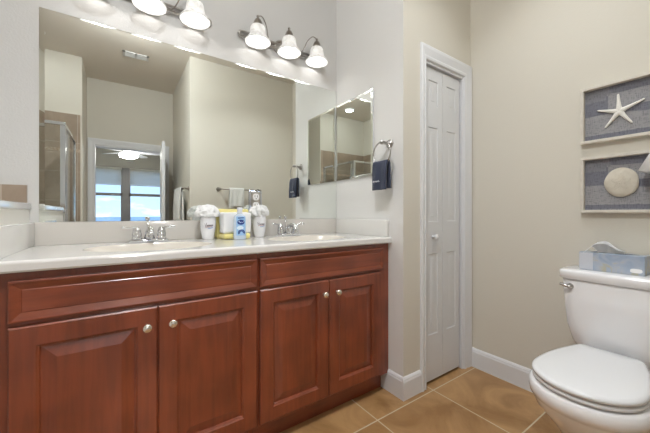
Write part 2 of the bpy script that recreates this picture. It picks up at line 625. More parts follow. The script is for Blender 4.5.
bx('wall_far_left', (-0.37, YF - 0.12, 0), (-0.275, YF, CEIL), M['wall'], **st)
bx('wall_far_right', (0.545, YF - 0.12, 0), (XO + 0.001, YF, CEIL), M['wall'], **st)
bx('wall_far_header', (-0.275, YF - 0.12, 1.975), (0.545, YF, CEIL), M['wall'], **st)
bx('wall_shower', (-1.5, YF - 0.12, 0), (-0.36, -0.94, CEIL), M['wall'], **st)
bx('wall_west', (-1.5, -0.94, 0), (-1.40, YV, CEIL), M['wall'], **st)
bx('wall_tile_back', (-1.40, -0.94, 0), (-0.375, -0.928, 2.19), M['tile'], **st)
bx('wall_tile_side', (-1.40, -0.93, 0), (-1.388, -0.10, 2.19), M['tile_y'], **st)
bx('trim_accent_tile', (-1.388, -0.93, 1.755), (-0.375, -0.924, 1.79), M['accent'], **st)
# pony wall left of the vanity, with cap; tiled strip on the mirror wall behind it
bx('wall_pony', (-0.43, 0.88, 0), (XP, YV, 1.066), M['pony'], **st)
bx('trim_pony_cap', (-0.442, 0.868, 1.066), (XP + 0.008, YV - 0.0005, 1.094), M['marble'], None, 0.006, 3, **st)
bx('trim_tub_tile', (-1.40, YV - 0.012, 0.5), (XP - 0.006, YV, 1.170), M['tile'], **st)
bx('wall_shower_pony', (-1.388, -0.13, 0), (-0.43, -0.03, 1.056), M['pony'], **st)
bx('trim_shower_cap', (-1.388, -0.142, 1.056), (-0.422, -0.018, 1.082), M['marble'], None, 0.006, 3, **st)
bx('trim_shower_curb', (-0.47, -0.928, 0), (-0.375, -0.13, 0.09), M['marble'], None, 0.01, 3, **st)

def baseboard(name, a, b, inward, h=0.127, t=0.013):
    """a, b: floor points along the wall; inward: direction into the room"""
    a, b, n = Vector((*a, 0)), Vector((*b, 0)), Vector((*inward, 0))
    prof = [(0, 0), (t, 0), (t, h * 0.80), (t * 0.75, h * 0.86), (t * 0.75, h * 0.90), (t * 0.35, h * 0.97), (0, h)]
    mb = MB()
    mb.rings([[p + n * o + Vector((0, 0, z)) for o, z in prof] for p in (a, b)], smooth=False)
    return mb.build(name, M['trim'], **st)
baseboard('baseboard_side', (XW, 1.32), (XW, YC), (-1, 0))
baseboard('baseboard_pier', (XW - 0.013, YC), (1.468, YC), (0, -1))
baseboard('baseboard_east', (XE, YC), (XE, YS), (-1, 0))
baseboard('baseboard_south', (XO - 0.013, YS), (XE - 0.013, YS), (0, 1))
baseboard('baseboard_corridor', (XO, YF), (XO, YS + 0.013), (-1, 0))

# closet casing: mitred three-sided, stepped profile
def casing(name, xl, xr, zt, y, wl, wr, face=-1, z0=0.0):
    prof = [(0.0, 0.008), (0.06, 0.013), (0.2, 0.014), (0.3, 0.011), (0.75, 0.017), (0.92, 0.017), (1.0, 0.012)]
    mb = MB()
    def path(f, d):
        return [(xl - f * wl, y + face * d, z0), (xl - f * wl, y + face * d, zt + f * 0.09), (xr + f * wr, y + face * d, zt + f * 0.09), (xr + f * wr, y + face * d, z0)]
    loops = [path(0, 0)] + [path(f, d) for f, d in prof] + [path(1, 0)]
    # sweep: sections along the path
    secs = [[Vector(lp[i]) for lp in loops] for i in range(4)]
    mb.rings(secs, smooth=False)
    return mb.build(name, M['trim'], **st)
casing('trim_closet_casing', 1.512, 1.918, 1.972, YC, 0.046, 0.088)
bx('trim_closet_jamb', (1.908, YC - 0.002, 0), (1.922, YC + 0.11, 1.972), M['trim'], **st)
bx('trim_closet_jamb_left', (1.500, YC - 0.002, 0), (1.5135, YC + 0.11, 1.972), M['trim'], **st)
bx('trim_closet_head', (1.5135, YC - 0.002, 1.958), (1.908, YC + 0.11, 1.977), M['trim'], **st)

# bifold closet door: two hinged leaves with moulded panels
def leaf(x0, x1, name, parent=None, z0=0.018, z1=1.950, y=1.153, th=0.03):
    mb = MB()
    mb.box((x0, y + 0.004, z0), (x1, y + th, z1))
    s = 0.045
    px0, px1 = x0 + s, x1 - s
    zs = [(0.30, 0.80), (1.00, 1.585), (1.72, 1.875)]
    edge = [z0] + [q for p in zs for q in p] + [z1]
    # stiles and rails of the face
    def q(a, b, c, d):
        mb.quad((a, y, c), (b, y, c), (b, y, d), (a, y, d))
    q(x0, px0, z0, z1)
    q(px1, x1, z0, z1)
    for i in range(0, len(edge), 2):
        q(px0, px1, edge[i], edge[i + 1])
    for a, b in zs:
        rs = [(0, 0), (0.004, -0.006), (0.010, -0.010), (0.014, -0.010), (0.032, -0.002), (0.036, -0.002)]
        ring_panel(mb, px0, px1, a, b, y, rs, cap0=False)
    # outer edges of the face
    mb.rings([rect(x0, x1, z0, z1, y + 0.004), rect(x0, x1, z0, z1, y)], cap0=False, cap1=False, smooth=False)
    return mb.build(name, M['door'], parent)
door = bpy.data.objects.new('door_1', None)
COL.objects.link(door)
door.location = (1.71, 1.19, 0)
door['kind'] = 'structure'
door['label'] = 'white bifold closet door with two narrow panelled leaves'
leaf(1.5150, 1.7025, 'door_leaf', door)
leaf(1.7055, 1.8945, 'door_leaf', door)
MB().lathe((1.606, 1.153, 0.905), [(0.012, 0), (0.010, 0.004), (0.007, 0.010), (0.009, 0.018), (0.017, 0.024), (0.019, 0.030), (0.016, 0.036), (0.006, 0.040), (0, 0.0405)], axis=(0, -1, 0)).build('door_knob', M['door'], door)

# bedroom door: casing and open leaf
casing('trim_bedroom_casing', -0.275, 0.545, 1.975, YF, 0.075, 0.075, face=1)
bx('trim_bedroom_jamb_left', (-0.287, YF - 0.12, 0), (-0.270, YF + 0.002, 1.975), M['trim'], **st)
bx('trim_bedroom_jamb_right', (0.540, YF - 0.12, 0), (0.557, YF + 0.002, 1.975), M['trim'], **st)
bx('trim_bedroom_head', (-0.270, YF - 0.12, 1.962), (0.540, YF + 0.002, 1.980), M['trim'], **st)
d2 = bpy.data.objects.new('door_2', None)
COL.objects.link(d2)
d2.location = (0.535, -1.53, 0)
d2.rotation_euler = (0, 0, math.radians(4.3))
d2['kind'] = 'structure'
d2['label'] = 'white bedroom door standing open'
def dpart(mb, name, m):
    me = bpy.data.meshes.new(name)
    mb.bm.to_mesh(me); mb.bm.free()
    o = bpy.data.objects.new(name, me); COL.objects.link(o); o.parent = d2
    me.materials.append(m)
    return o
dm = MB().box((-0.035, 0.0, 0.01), (0.0, 0.80, 1.962), 0.002)
for z0, z1 in ((0.2, 0.9), (1.05, 1.8)):
    for y0, y1 in ((0.1, 0.36), (0.44, 0.70)):
        for xx, sgn in ((-0.035, -1), (0.0, 1)):
            rs = []
            for ins, d in ((0, 0.0), (0.01, 0.006), (0.03, 0.001), (0.05, 0.005)):
                rs.append([(xx + sgn * d, y0 + ins, z0 + ins), (xx + sgn * d, y1 - ins, z0 + ins), (xx + sgn * d, y1 - ins, z1 - ins), (xx + sgn * d, y0 + ins, z1 - ins)])
            dm.rings(rs, smooth=False)
dpart(dm, 'door_leaf', M['door'])
hm = MB()
for sgn, xx in ((-1, -0.035), (1, 0.0)):
    hm.lathe((xx, 0.735, 0.93), [(0.028, 0), (0.026, 0.006), (0.010, 0.010), (0.010, 0.035), (0.024, 0.045), (0.027, 0.056), (0.018, 0.066), (0, 0.067)], 20, axis=(sgn, 0, 0))
dpart(hm, 'door_knob', M['nickel'])

# ------------------------------------------------------------------ bedroom beyond the door and the view
YB = -5.0
bx('floor_bedroom', (-2.2, YB - 0.15, -0.05), (2.8, YF - 0.12, -0.002), M['carpet'], **st)
bx('ceiling_bedroom', (-2.2, YB - 0.15, 2.75), (2.8, YF - 0.12, 2.81), M['ceiling'], **st)
bx('wall_bedroom_left', (-2.3, YB - 0.15, 0), (-2.2, YF - 0.12, 2.75), M['grey_wall'], **st)
bx('wall_bedroom_right', (2.8, YB - 0.15, 0), (2.9, YF - 0.12, 2.75), M['grey_wall'], **st)
bx('wall_bedroom_near_left', (-2.2, YF - 0.13, 0), (-0.37, YF - 0.12, 2.75), M['grey_wall'], **st)
bx('wall_bedroom_near_right', (XO, YF - 0.13, 0), (2.8, YF - 0.12, 2.75), M['grey_wall'], **st)
bx('wall_bedroom_sill', (-2.2, YB - 0.12, 0), (2.8, YB, 0.80), M['grey_wall'], **st)
bx('wall_bedroom_lintel', (-2.2, YB - 0.12, 2.13), (2.8, YB, 2.75), M['grey_wall'], **st)
bx('wall_bedroom_mullion', (0.066, YB - 0.12, 0.80), (0.177, YB, 2.13), M['window'], **st)
bx('wall_bedroom_end_left', (-2.2, YB - 0.12, 0.80), (-1.02, YB, 2.13), M['grey_wall'], **st)
bx('wall_bedroom_end_right', (1.26, YB - 0.12, 0.80), (2.8, YB, 2.13), M['grey_wall'], **st)
for i, (x0, x1) in enumerate(((-1.02, 0.066), (0.177, 1.26))):
    w = MB()
    for a, b in (((x0, 0.80), (x0 + 0.04, 2.13)), ((x1 - 0.04, 0.80), (x1, 2.13)), ((x0, 0.80), (x1, 0.84)), ((x0, 2.09), (x1, 2.13)), ((x0, 1.468), (x1, 1.532))):
        w.box((a[0], YB - 0.08, a[1]), (b[0], YB - 0.03, b[1]))
    wf = w.build('window_%d' % (i + 1), M['window'], **st)
    bx('pane', (x0 + 0.03, YB - 0.058, 0.83), (x1 - 0.03, YB - 0.054, 2.10), M['glass'], wf)
    bl = thing('window_blind', ((x0 + x1) / 2, YB + 0.03, 1.72),
               'half-raised white slatted blind on the bedroom window seen ' + ('left of the post, in the mirror' if i == 0 else 'right of the post, in the mirror'),
               'blind', 'bedroom window blinds')
    bx('headrail', (x0 + 0.02, YB + 0.008, 2.075), (x1 - 0.02, YB + 0.055, 2.125), M['blind'], bl)
    sm = MB()
    for k in range(11):
        z = 1.755 + k * 0.03
        sm.rings([[(x0 + 0.03, YB + 0.012, z - 0.013), (x0 + 0.03, YB + 0.030, z + 0.004), (x0 + 0.03, YB + 0.05, z + 0.015), (x0 + 0.03, YB + 0.05, z + 0.013), (x0 + 0.03, YB + 0.030, z + 0.002), (x0 + 0.03, YB + 0.012, z - 0.015)],
                  [(x1 - 0.03, YB + 0.012, z - 0.013), (x1 - 0.03, YB + 0.030, z + 0.004), (x1 - 0.03, YB + 0.05, z + 0.015), (x1 - 0.03, YB + 0.05, z + 0.013), (x1 - 0.03, YB + 0.030, z + 0.002), (x1 - 0.03, YB + 0.012, z - 0.015)]], smooth=False)
    sm.build('slats', M['blind'], bl)
    bx('bottom_rail', (x0 + 0.03, YB + 0.012, 1.715), (x1 - 0.03, YB + 0.05, 1.735), M['blind'], bl)
bx('sea', (-900, -1600, -14.2), (900, -60, -14), M['sea'], **st)
bx('land_dune', (-300, -60, -14.4), (300, -8, -13.8), M['land'], **st)

# ceiling fan in the bedroom
FX, FY, FZ = 0.145, -3.2, 2.175
fan = thing('ceiling_fan', (FX, FY, 2.75), 'white ceiling fan with a lit glass bowl in the bedroom, seen in the big mirror', 'ceiling fan')
MB().lathe((FX, FY, 2.75), [(0.065, 0), (0.06, -0.03), (0.02, -0.06), (0, -0.061)]).build('canopy', M['fan'], fan)
MB().tube([(FX, FY, 2.70), (FX, FY, 2.33)], 0.013).build('downrod', M['fan'], fan)
MB().lathe((FX, FY, FZ), [(0.03, 0.15), (0.08, 0.12), (0.09, 0.06), (0.09, 0.02), (0.07, 0.0), (0.065, -0.02)]).build('motor', M['fan'], fan)
MB().lathe((FX, FY, FZ - 0.015), [(0.14, 0.0), (0.155, -0.012), (0.14, -0.04), (0.09, -0.066), (0.0, -0.075)]).build('light_bowl', M['globe'], fan)
for k in range(5):
    a = math.radians(72 * k + 12)
    ca, sa = math.cos(a), math.sin(a)
    rs = []
    for t, w in ((0.10, 0.03), (0.18, 0.05), (0.30, 0.062), (0.50, 0.068), (0.57, 0.06), (0.60, 0.03)):
        rs.append([Vector((FX + ca * t - sa * s * w, FY + sa * t + ca * s * w, FZ + 0.025 + dz + 0.16 * s * w)) for s, dz in ((-1, 0), (1, 0), (1, 0.008), (-1, 0.008))])
    MB().rings(rs, smooth=False).build('blade', M['fan'], fan)

# ------------------------------------------------------------------ shower enclosure, tub, ceiling fittings
GX, GY = -0.425, -0.08
sh = thing('shower_enclosure', (-0.6, GY, 1.082), 'chrome framed clear glass shower enclosure reflected at the end of the big mirror', 'shower enclosure')
hb = MB()
hb.box((-1.388, GY - 0.018, 1.855), (GX + 0.018, GY + 0.018, 1.885), 0.003)
hb.box((GX - 0.016, -0.926, 1.855), (GX + 0.016, GY, 1.885), 0.003)
hb.build('header_rail', M['chrome'], sh)
bx('corner_post', (GX - 0.020, GY - 0.020, 1.083), (GX + 0.020, GY + 0.020, 1.855), M['chrome'], sh, 0.003)
bx('wall_channel', (GX - 0.014, -0.926, 0.09), (GX + 0.014, -0.902, 1.855), M['chrome'], sh, 0.003)
bx('wall_channel', (-1.388, GY - 0.014, 1.083), (-1.364, GY + 0.014, 1.855), M['chrome'], sh, 0.003)
bx('sill_rail', (-1.364, GY - 0.014, 1.0825), (GX - 0.02, GY + 0.014, 1.105), M['chrome'], sh, 0.003)
bx('glass_panel', (-1.366, GY - 0.003, 1.10), (GX - 0.015, GY + 0.003, 1.858), M['glass'], sh)
gd = bx('glass_door', (GX - 0.003, -0.88, 0.12), (GX + 0.003, GY - 0.06, 1.85), M['glass'], sh)
db = MB()
db.box((GX - 0.010, -0.90, 0.10), (GX + 0.010, -0.88, 1.855), 0.002)
db.box((GX - 0.010, GY - 0.075, 0.10), (GX + 0.010, GY - 0.055, 1.855), 0.002)
db.build('door_stile', M['chrome'], gd)
sv = thing('shower_valve', (-0.85, -0.928, 1.62), 'chrome shower arm and head on the brown tiled shower wall', 'shower head')
MB().lathe((-0.85, -0.928, 1.66), [(0.03, 0), (0.027, 0.006), (0.012, 0.010), (0.0, 0.011)], 20, axis=(0, 1, 0)).build('flange', M['chrome'], sv)
MB().tube(spline([(-0.85, -0.925, 1.66), (-0.85, -0.86, 1.66), (-0.85, -0.80, 1.63), (-0.85, -0.77, 1.59)]), 0.010).build('shower_arm', M['chrome'], sv)
MB().lathe((-0.85, -0.775, 1.60), [(0.012, 0), (0.016, 0.02), (0.042, 0.06), (0.045, 0.072), (0.0, 0.074)], 24, axis=(0, 0.5, -0.87)).build('shower_head', M['chrome'], sv)

tub = thing('bathtub', (-0.9, 0.9, 0), 'white bathtub set behind the pony wall beside the vanity', 'bathtub')
tb = MB()
def oval(cx, cy, a, b, z, n=40, e=2.0):
    r = []
    for k in range(n):
        t = 2 * PI * k / n
        c, s = math.cos(t), math.sin(t)
        r.append((cx + a * math.copysign(abs(c) ** (2 / e), c), cy + b * math.copysign(abs(s) ** (2 / e), s), z))
    return r
tb.rings([oval(-0.915, 0.87, 0.47, 0.88, 0.0, e=60), oval(-0.915, 0.87, 0.47, 0.88, 0.49, e=60), oval(-0.915, 0.87, 0.38, 0.72, 0.50, e=3), oval(-0.915, 0.87, 0.35, 0.69, 0.47, e=3), oval(-0.915, 0.87, 0.28, 0.58, 0.14, e=3), oval(-0.915, 0.87, 0.22, 0.5, 0.10, e=2.5)], cap0=False)
tb.build('tub_shell', M['porcelain'], tub)
MB().lathe((-0.915, 0.5, 0.10), [(0.028, 0), (0.026, 0.004), (0, 0.005)], 20).build('drain', M['chrome'], tub)

rl = thing('recessed_light', (*SHOWER_L, CEIL), 'round recessed ceiling light over the shower, seen lit in the cabinet mirror', 'recessed light')
MB().lathe((*SHOWER_L, CEIL), [(0.095, 0), (0.093, -0.006), (0.075, -0.012), (0.072, -0.004)], cap0=True, cap1=False).build('trim_ring', M['trim'], rl)
MB().lathe((*SHOWER_L, CEIL - 0.002), [(0.072, 0), (0.071, -0.006), (0, -0.007)]).build('diffuser', M['lens'], rl)
for (lx, ly), nm in ((LAMP_A, 'round flush ceiling light in front of the vanity'), (LAMP_B, 'round flush ceiling light over the toilet')):
    fl = thing('flush_ceiling_light', (lx, ly, CEIL), nm, 'ceiling light')  # fixture made up to carry the fill light, unseen
    MB().lathe((lx, ly, CEIL), [(0.17, 0), (0.168, -0.03), (0.155, -0.04), (0, -0.041)]).build('base_pan', M['nickel'], fl)
    MB().lathe((lx, ly, CEIL - 0.041), [(0.15, 0), (0.148, -0.02), (0.11, -0.04), (0, -0.047)]).build('diffuser', M['lens'], fl)

cv = thing('ceiling_vent', (0.155, -0.545, CEIL), 'white rectangular slotted air vent in the ceiling, seen in the mirror', 'air vent')
vf = MB()
vx0, vx1, vy0, vy1 = 0.030, 0.283, -0.608, -0.482
vf.box((vx0, vy0, CEIL - 0.008), (vx1, vy0 + 0.022, CEIL)).box((vx0, vy1 - 0.022, CEIL - 0.008), (vx1, vy1, CEIL))
vf.box((vx0, vy0, CEIL - 0.008), (vx0 + 0.022, vy1, CEIL)).box((vx1 - 0.022, vy0, CEIL - 0.008), (vx1, vy1, CEIL))
vf.box(((vx0 + vx1) / 2 - 0.008, vy0, CEIL - 0.008), ((vx0 + vx1) / 2 + 0.008, vy1, CEIL))
vf.build('frame', M['vent'], cv)
bx('backing', (vx0 + 0.01, vy0 + 0.01, CEIL - 0.0015), (vx1 - 0.01, vy1 - 0.01, CEIL - 0.0005), mat('vent_shadow', rgb(120, 116, 110), 0.8), cv)
vs = MB()
for k in range(5):
    y = vy0 + 0.028 + k * 0.0165
    vs.box((vx0 + 0.02, y, CEIL - 0.007), (vx1 - 0.02, y + 0.006, CEIL - 0.002))
vs.build('louvres', M['vent'], cv)

# ------------------------------------------------------------------ vanity cabinets
YFR = 1.252            # plane of the face frame
TOE = 0.105
def cabinet(x0, x1, label, doors, drawer, filler_l=None):
    t = thing('vanity_cabinet', ((x0 + x1) / 2, 1.5, 0), label, 'cabinet', 'vanity cabinets')
    b = MB()
    b.box((x0, YFR, TOE), (x1, YFR + 0.02, 0.876))
    b.box((x0, YFR + 0.02, TOE), (x0 + 0.016, YV - 0.002, 0.876))
    b.box((x1 - 0.016, YFR + 0.02, TOE), (x1, YV - 0.002, 0.876))
    b.box((x0 + 0.016, YFR + 0.02, TOE), (x1 - 0.016, YV - 0.002, TOE + 0.016))
    b.build('carcass', M['wood_v'], t)
    bx('toe_kick', (x0, YFR + 0.052, 0.0), (x1, YFR + 0.068, TOE), M['wood_h'], t)
    dr = MB()
    ring_panel(dr, drawer[0], drawer[1], 0.728, 0.852, YFR, [(0, 0), (0, 0.016), (0.003, 0.019), (0.007, 0.019), (0.028, 0.012), (0.030, 0.0135), (0.034, 0.0135)])
    dr.build('drawer_front', M['wood_h'], t)
    for d0, d1, side in doors:
        dm = MB()
        ring_panel(dm, d0, d1, 0.125, 0.714, YFR, [(0, 0), (0, 0.015), (0.004, 0.019), (0.060, 0.019), (0.063, 0.016), (0.067, 0.014), (0.070, 0.007), (0.074, 0.007), (0.108, 0.016), (0.110, 0.016)])
        dd = dm.build('door', M['wood_v'], t)
        kx = d1 - 0.033 if side == 'r' else d0 + 0.045
        MB().lathe((kx, YFR - 0.019, 0.648), [(0.009, 0), (0.008, 0.003), (0.006, 0.006), (0.006, 0.014), (0.012, 0.018), (0.0155, 0.021), (0.0155, 0.024), (0.011, 0.028), (0.004, 0.0295), (0, 0.0296)], 24, axis=(0, -1, 0)).build('knob', M['knob'], dd, label='round satin nickel knob')
    return t
cabinet(-0.298, 0.4985, 'cherry wood vanity cabinet under the sink with the window reflection, left of the two',
        [(-0.268, 0.1135, 'r'), (0.1165, 0.4935, 'l')], (-0.268, 0.4935))
cabinet(0.5005, XW - 0.003, 'cherry wood vanity cabinet against the side wall with the towel ring, right of the two',
        [(0.507, 0.8725, 'r'), (0.8765, 1.240, 'l')], (0.507, 1.262))

# countertop with two integral oval basins, backsplash and side splashes
ct = thing('vanity_countertop', (0.5, 1.5, 0.877), 'long white cultured marble countertop with two oval basins', 'countertop')
CT, CB = 0.912, 0.877
X0, X1, Y0, Y1 = XP + 0.001, XW - 0.001, 1.226, YV - 0.001
basins = [(0.118, 1.455, 0.235, 0.165), (0.880, 1.455, 0.235, 0.165)]
cm = MB()
split = 0.499
N = 48
def top_half(xa, xb, bs):
    cx, cy, a, b = bs
    t = bmesh.new()
    inner, outer = [], []
    ya = Y0 + 0.010
    for k in range(N):
        th = 2 * PI * k / N
        c, s = math.cos(th), math.sin(th)
        inner.append(t.verts.new((cx + a * c, cy + b * s, CT)))
        # ray to the rectangle
        ks = []
        if c > 1e-9: ks.append((xb - cx) / c)
        if c < -1e-9: ks.append((xa - cx) / c)
        if s > 1e-9: ks.append((Y1 - cy) / s)
        if s < -1e-9: ks.append((ya - cy) / s)
        kk = min(ks)
        outer.append(t.verts.new((cx + kk * c, cy + kk * s, CT)))
    corners = {}
    for (px, py) in ((xa, ya), (xb, ya), (xb, Y1), (xa, Y1)):
        ang = math.atan2(py - cy, px - cx) % (2 * PI)
        corners[int(ang / (2 * PI) * N)] = t.verts.new((px, py, CT))
    for k in range(N):
        q = (k + 1) % N
        if k in corners:
            t.faces.new((inner[k], outer[k], corners[k], outer[q], inner[q]))
        else:
            t.faces.new((inner[k], outer[k], outer[q], inner[q]))
    bmesh.ops.recalc_face_normals(t, faces=list(t.faces))
    for f in t.faces:
        if f.normal.z < 0:
            f.normal_flip()
    cm.merge(t)
top_half(X0, split, basins[0])
top_half(split, X1, basins[1])
# rolled front edge and underside
prof = [(Y0 + 0.010, CT)] + [(Y0 + 0.010 - 0.010 * math.sin(a), CT - 0.010 + 0.010 * math.cos(a)) for a in [PI / 8, PI / 4, 3 * PI / 8, PI / 2]] + [(Y0, CB + 0.006), (Y0 + 0.004, CB), (Y0 + 0.05, CB)]
for i in range(len(prof) - 1):
    (ya, za), (yb, zb) = prof[i], prof[i + 1]
    cm.quad((X0, ya, za), (X1, ya, za), (X1, yb, zb), (X0, yb, zb))
cm.quad((X1, Y0, CB), (X1, Y1, CB), (X1, Y1, CT), (X1, Y0, CT))
cm.build('slab', M['marble'], ct, weld=True)
for (cx, cy, a, b), wh in zip(basins, ('left', 'right')):
    sm = MB()
    rs = []
    for f, dz in ((1.0, 0.0), (0.985, -0.004), (0.96, -0.012), (0.90, -0.040), (0.80, -0.075), (0.62, -0.105), (0.38, -0.122), (0.11, -0.128)):
        rs.append([(cx + a * f * math.cos(2 * PI * k / N), cy + 0.01 * (1 - f) + b * f * math.sin(2 * PI * k / N), CT + dz) for k in range(N)])
    sm.rings(rs, cap0=False, cap1=True)
    bo = sm.build('basin', M['bowl'], ct)
    MB().lathe((cx, cy + 0.009, CT - 0.1285), [(0.024, 0), (0.023, 0.003), (0.018, 0.0035), (0, 0.003)], 24).build('drain', M['chrome'], bo)
bx('backsplash', (X0, YV - 0.020, CT - 0.001), (X1, YV - 0.0008, 1.012), M['splash'], ct, 0.004, 3)
bx('side_splash', (XW - 0.021, 1.247, CT - 0.001), (XW - 0.001, YV - 0.0205, 1.012), M['marble'], ct, 0.004, 3)
bx('side_splash', (X0, 1.247, CT - 0.001), (X0 + 0.020, YV - 0.0205, 1.012), M['marble'], ct, 0.004, 3)

# ------------------------------------------------------------------ faucets
def faucet(cx, label):
    y = 1.698
    z = CT
    t = thing('faucet', (cx, y, z), label, 'faucet', 'vanity faucets')
    MB().rings([[(p[0], p[1], p[2]) for p in oval(cx, y, 0.085 * f, 0.026 * f, z + h, 32, 2.6)] for f, h in ((1, 0.0005), (1, 0.008), (0.94, 0.012), (0.8, 0.013))]).build('base_plate', M['chrome'], t)
    MB().lathe((cx, y, z + 0.015), [(0.025, 0), (0.022, 0.012), (0.019, 0.022), (0.018, 0.034), (0.016, 0.04), (0.012, 0.044)], 24).tube(
        spline([(cx, y, z + 0.035), (cx, y - 0.006, z + 0.052), (cx, y - 0.032, z + 0.066), (cx, y - 0.072, z + 0.064), (cx, y - 0.098, z + 0.048), (cx, y - 0.102, z + 0.036)]),
        [0.015] * 12 + [0.0135] * 14 + [0.013] * 15, 16).build('spout', M['chrome'], t)
    for s in (-1, 1):
        hx = cx + s * 0.052
        MB().lathe((hx, y, z + 0.015), [(0.023, 0), (0.022, 0.006), (0.019, 0.010), (0.021, 0.016), (0.021, 0.028), (0.017, 0.033), (0.019, 0.036), (0.017, 0.046), (0.010, 0.056), (0.0, 0.058)], 24).tube(
            spline([(hx, y, z + 0.055), (hx + s * 0.008, y - 0.004, z + 0.066), (hx + s * 0.028, y - 0.010, z + 0.071), (hx + s * 0.062, y - 0.014, z + 0.074)]),
            [0.0085] * 8 + [0.0055] * 8 + [0.005, 0.0052, 0.0056, 0.006, 0.0064, 0.0066, 0.0066, 0.006, 0.003], 12).build('lever_handle', M['chrome'], t)
    MB().tube([(cx - 0.004, y + 0.030, z + 0.008), (cx - 0.004, y + 0.030, z + 0.108)], 0.0028, 10).lathe((cx - 0.004, y + 0.030, z + 0.104), [(0.003, 0), (0.008, 0.004), (0.009, 0.010), (0.007, 0.016), (0, 0.018)], 16).build('lift_rod', M['chrome'], t)
    return t
faucet(0.121, 'chrome two-handled faucet over the basin farther from the towel ring')
faucet(0.882, 'chrome two-handled faucet over the basin by the side wall')

# ------------------------------------------------------------------ mirrors
wm = thing('wall_mirror', (0.51, YV, 1.0125), 'large frameless wall mirror spanning the wall above the vanity counter', 'mirror')
mz0, mz1, mx0, mx1 = 1.0125, 1.946, -0.287, XW - 0.006
mm = MB()
mm.rings([rect(mx0, mx1, mz0, mz1, YV - 0.0005), rect(mx0, mx1, mz0, mz1, YV - 0.0022), rect(mx0 + 0.018, mx1 - 0.010, mz0 + 0.001, mz1 - 0.007, YV - 0.0045)], smooth=False)
mm.build('mirror_glass', M['mirror'], wm)

mc = thing('medicine_cabinet', (XW, 1.57, 1.28), 'mirrored medicine cabinet on the side wall beside the towel ring', 'medicine cabinet')
c0, c1, cz0, cz1 = 1.374, 1.755, 1.289, 1.834
bx('cabinet_body', (XW - 0.010, c0 + 0.004, cz0 + 0.004), (XW - 0.0003, c1 - 0.004, cz1 - 0.004), M['trim'], mc)
def yz(y0, y1, z0, z1, x):
    return [(x, y0, z0), (x, y1, z0), (x, y1, z1), (x, y0, z1)]
MB().rings([yz(c0, c1, cz0, cz1, XW - 0.010), yz(c0, c1, cz0, cz1, XW - 0.013), yz(c0 + 0.016, c1 - 0.016, cz0 + 0.016, cz1 - 0.016, XW - 0.0155)], smooth=False).build('mirror_door', M['mirror'], mc)

# outlet set into the big mirror
ol = thing('electrical_outlet', (0.69, YV - 0.005, 1.06), 'white double power outlet set in the big mirror above the right cup', 'outlet')
oy = YV - 0.0055
bx('mirror_plate', (0.649, oy - 0.004, 1.058), (0.731, oy, 1.189), mat('mirrored_plate', (0.72, 0.78, 0.90, 1), 0.12, 1.0), ol, 0.003)
bx('cover_plate', (0.664, oy - 0.0065, 1.068), (0.721, oy - 0.004, 1.180), M['nickel'], ol, 0.002)
for zc in (1.099, 1.151):
    r = MB().rings([[(p[0], oy - d, zc + p[2] - 0.0) for p in [(0.6925 + 0.020 * f * math.copysign(abs(math.cos(q)) ** 0.7, math.cos(q)), 0, 0.021 * f * math.copysign(abs(math.sin(q)) ** 0.7, math.sin(q))) for q in [2 * PI * k / 28 for k in range(28)]]] for f, d in ((1, 0.006), (1, 0.010), (0.93, 0.011))], smooth=False).build('receptacle', M['outlet'], ol)
    s = MB()
    s.box((0.6835, oy - 0.0115, zc - 0.002), (0.6865, oy - 0.0105, zc + 0.011)).box((0.6985, oy - 0.0115, zc - 0.002), (0.7015, oy - 0.0105, zc + 0.011)).box((0.690, oy - 0.0115, zc - 0.013), (0.695, oy - 0.0105, zc - 0.007))
    s.build('slots', M['slot'], r)

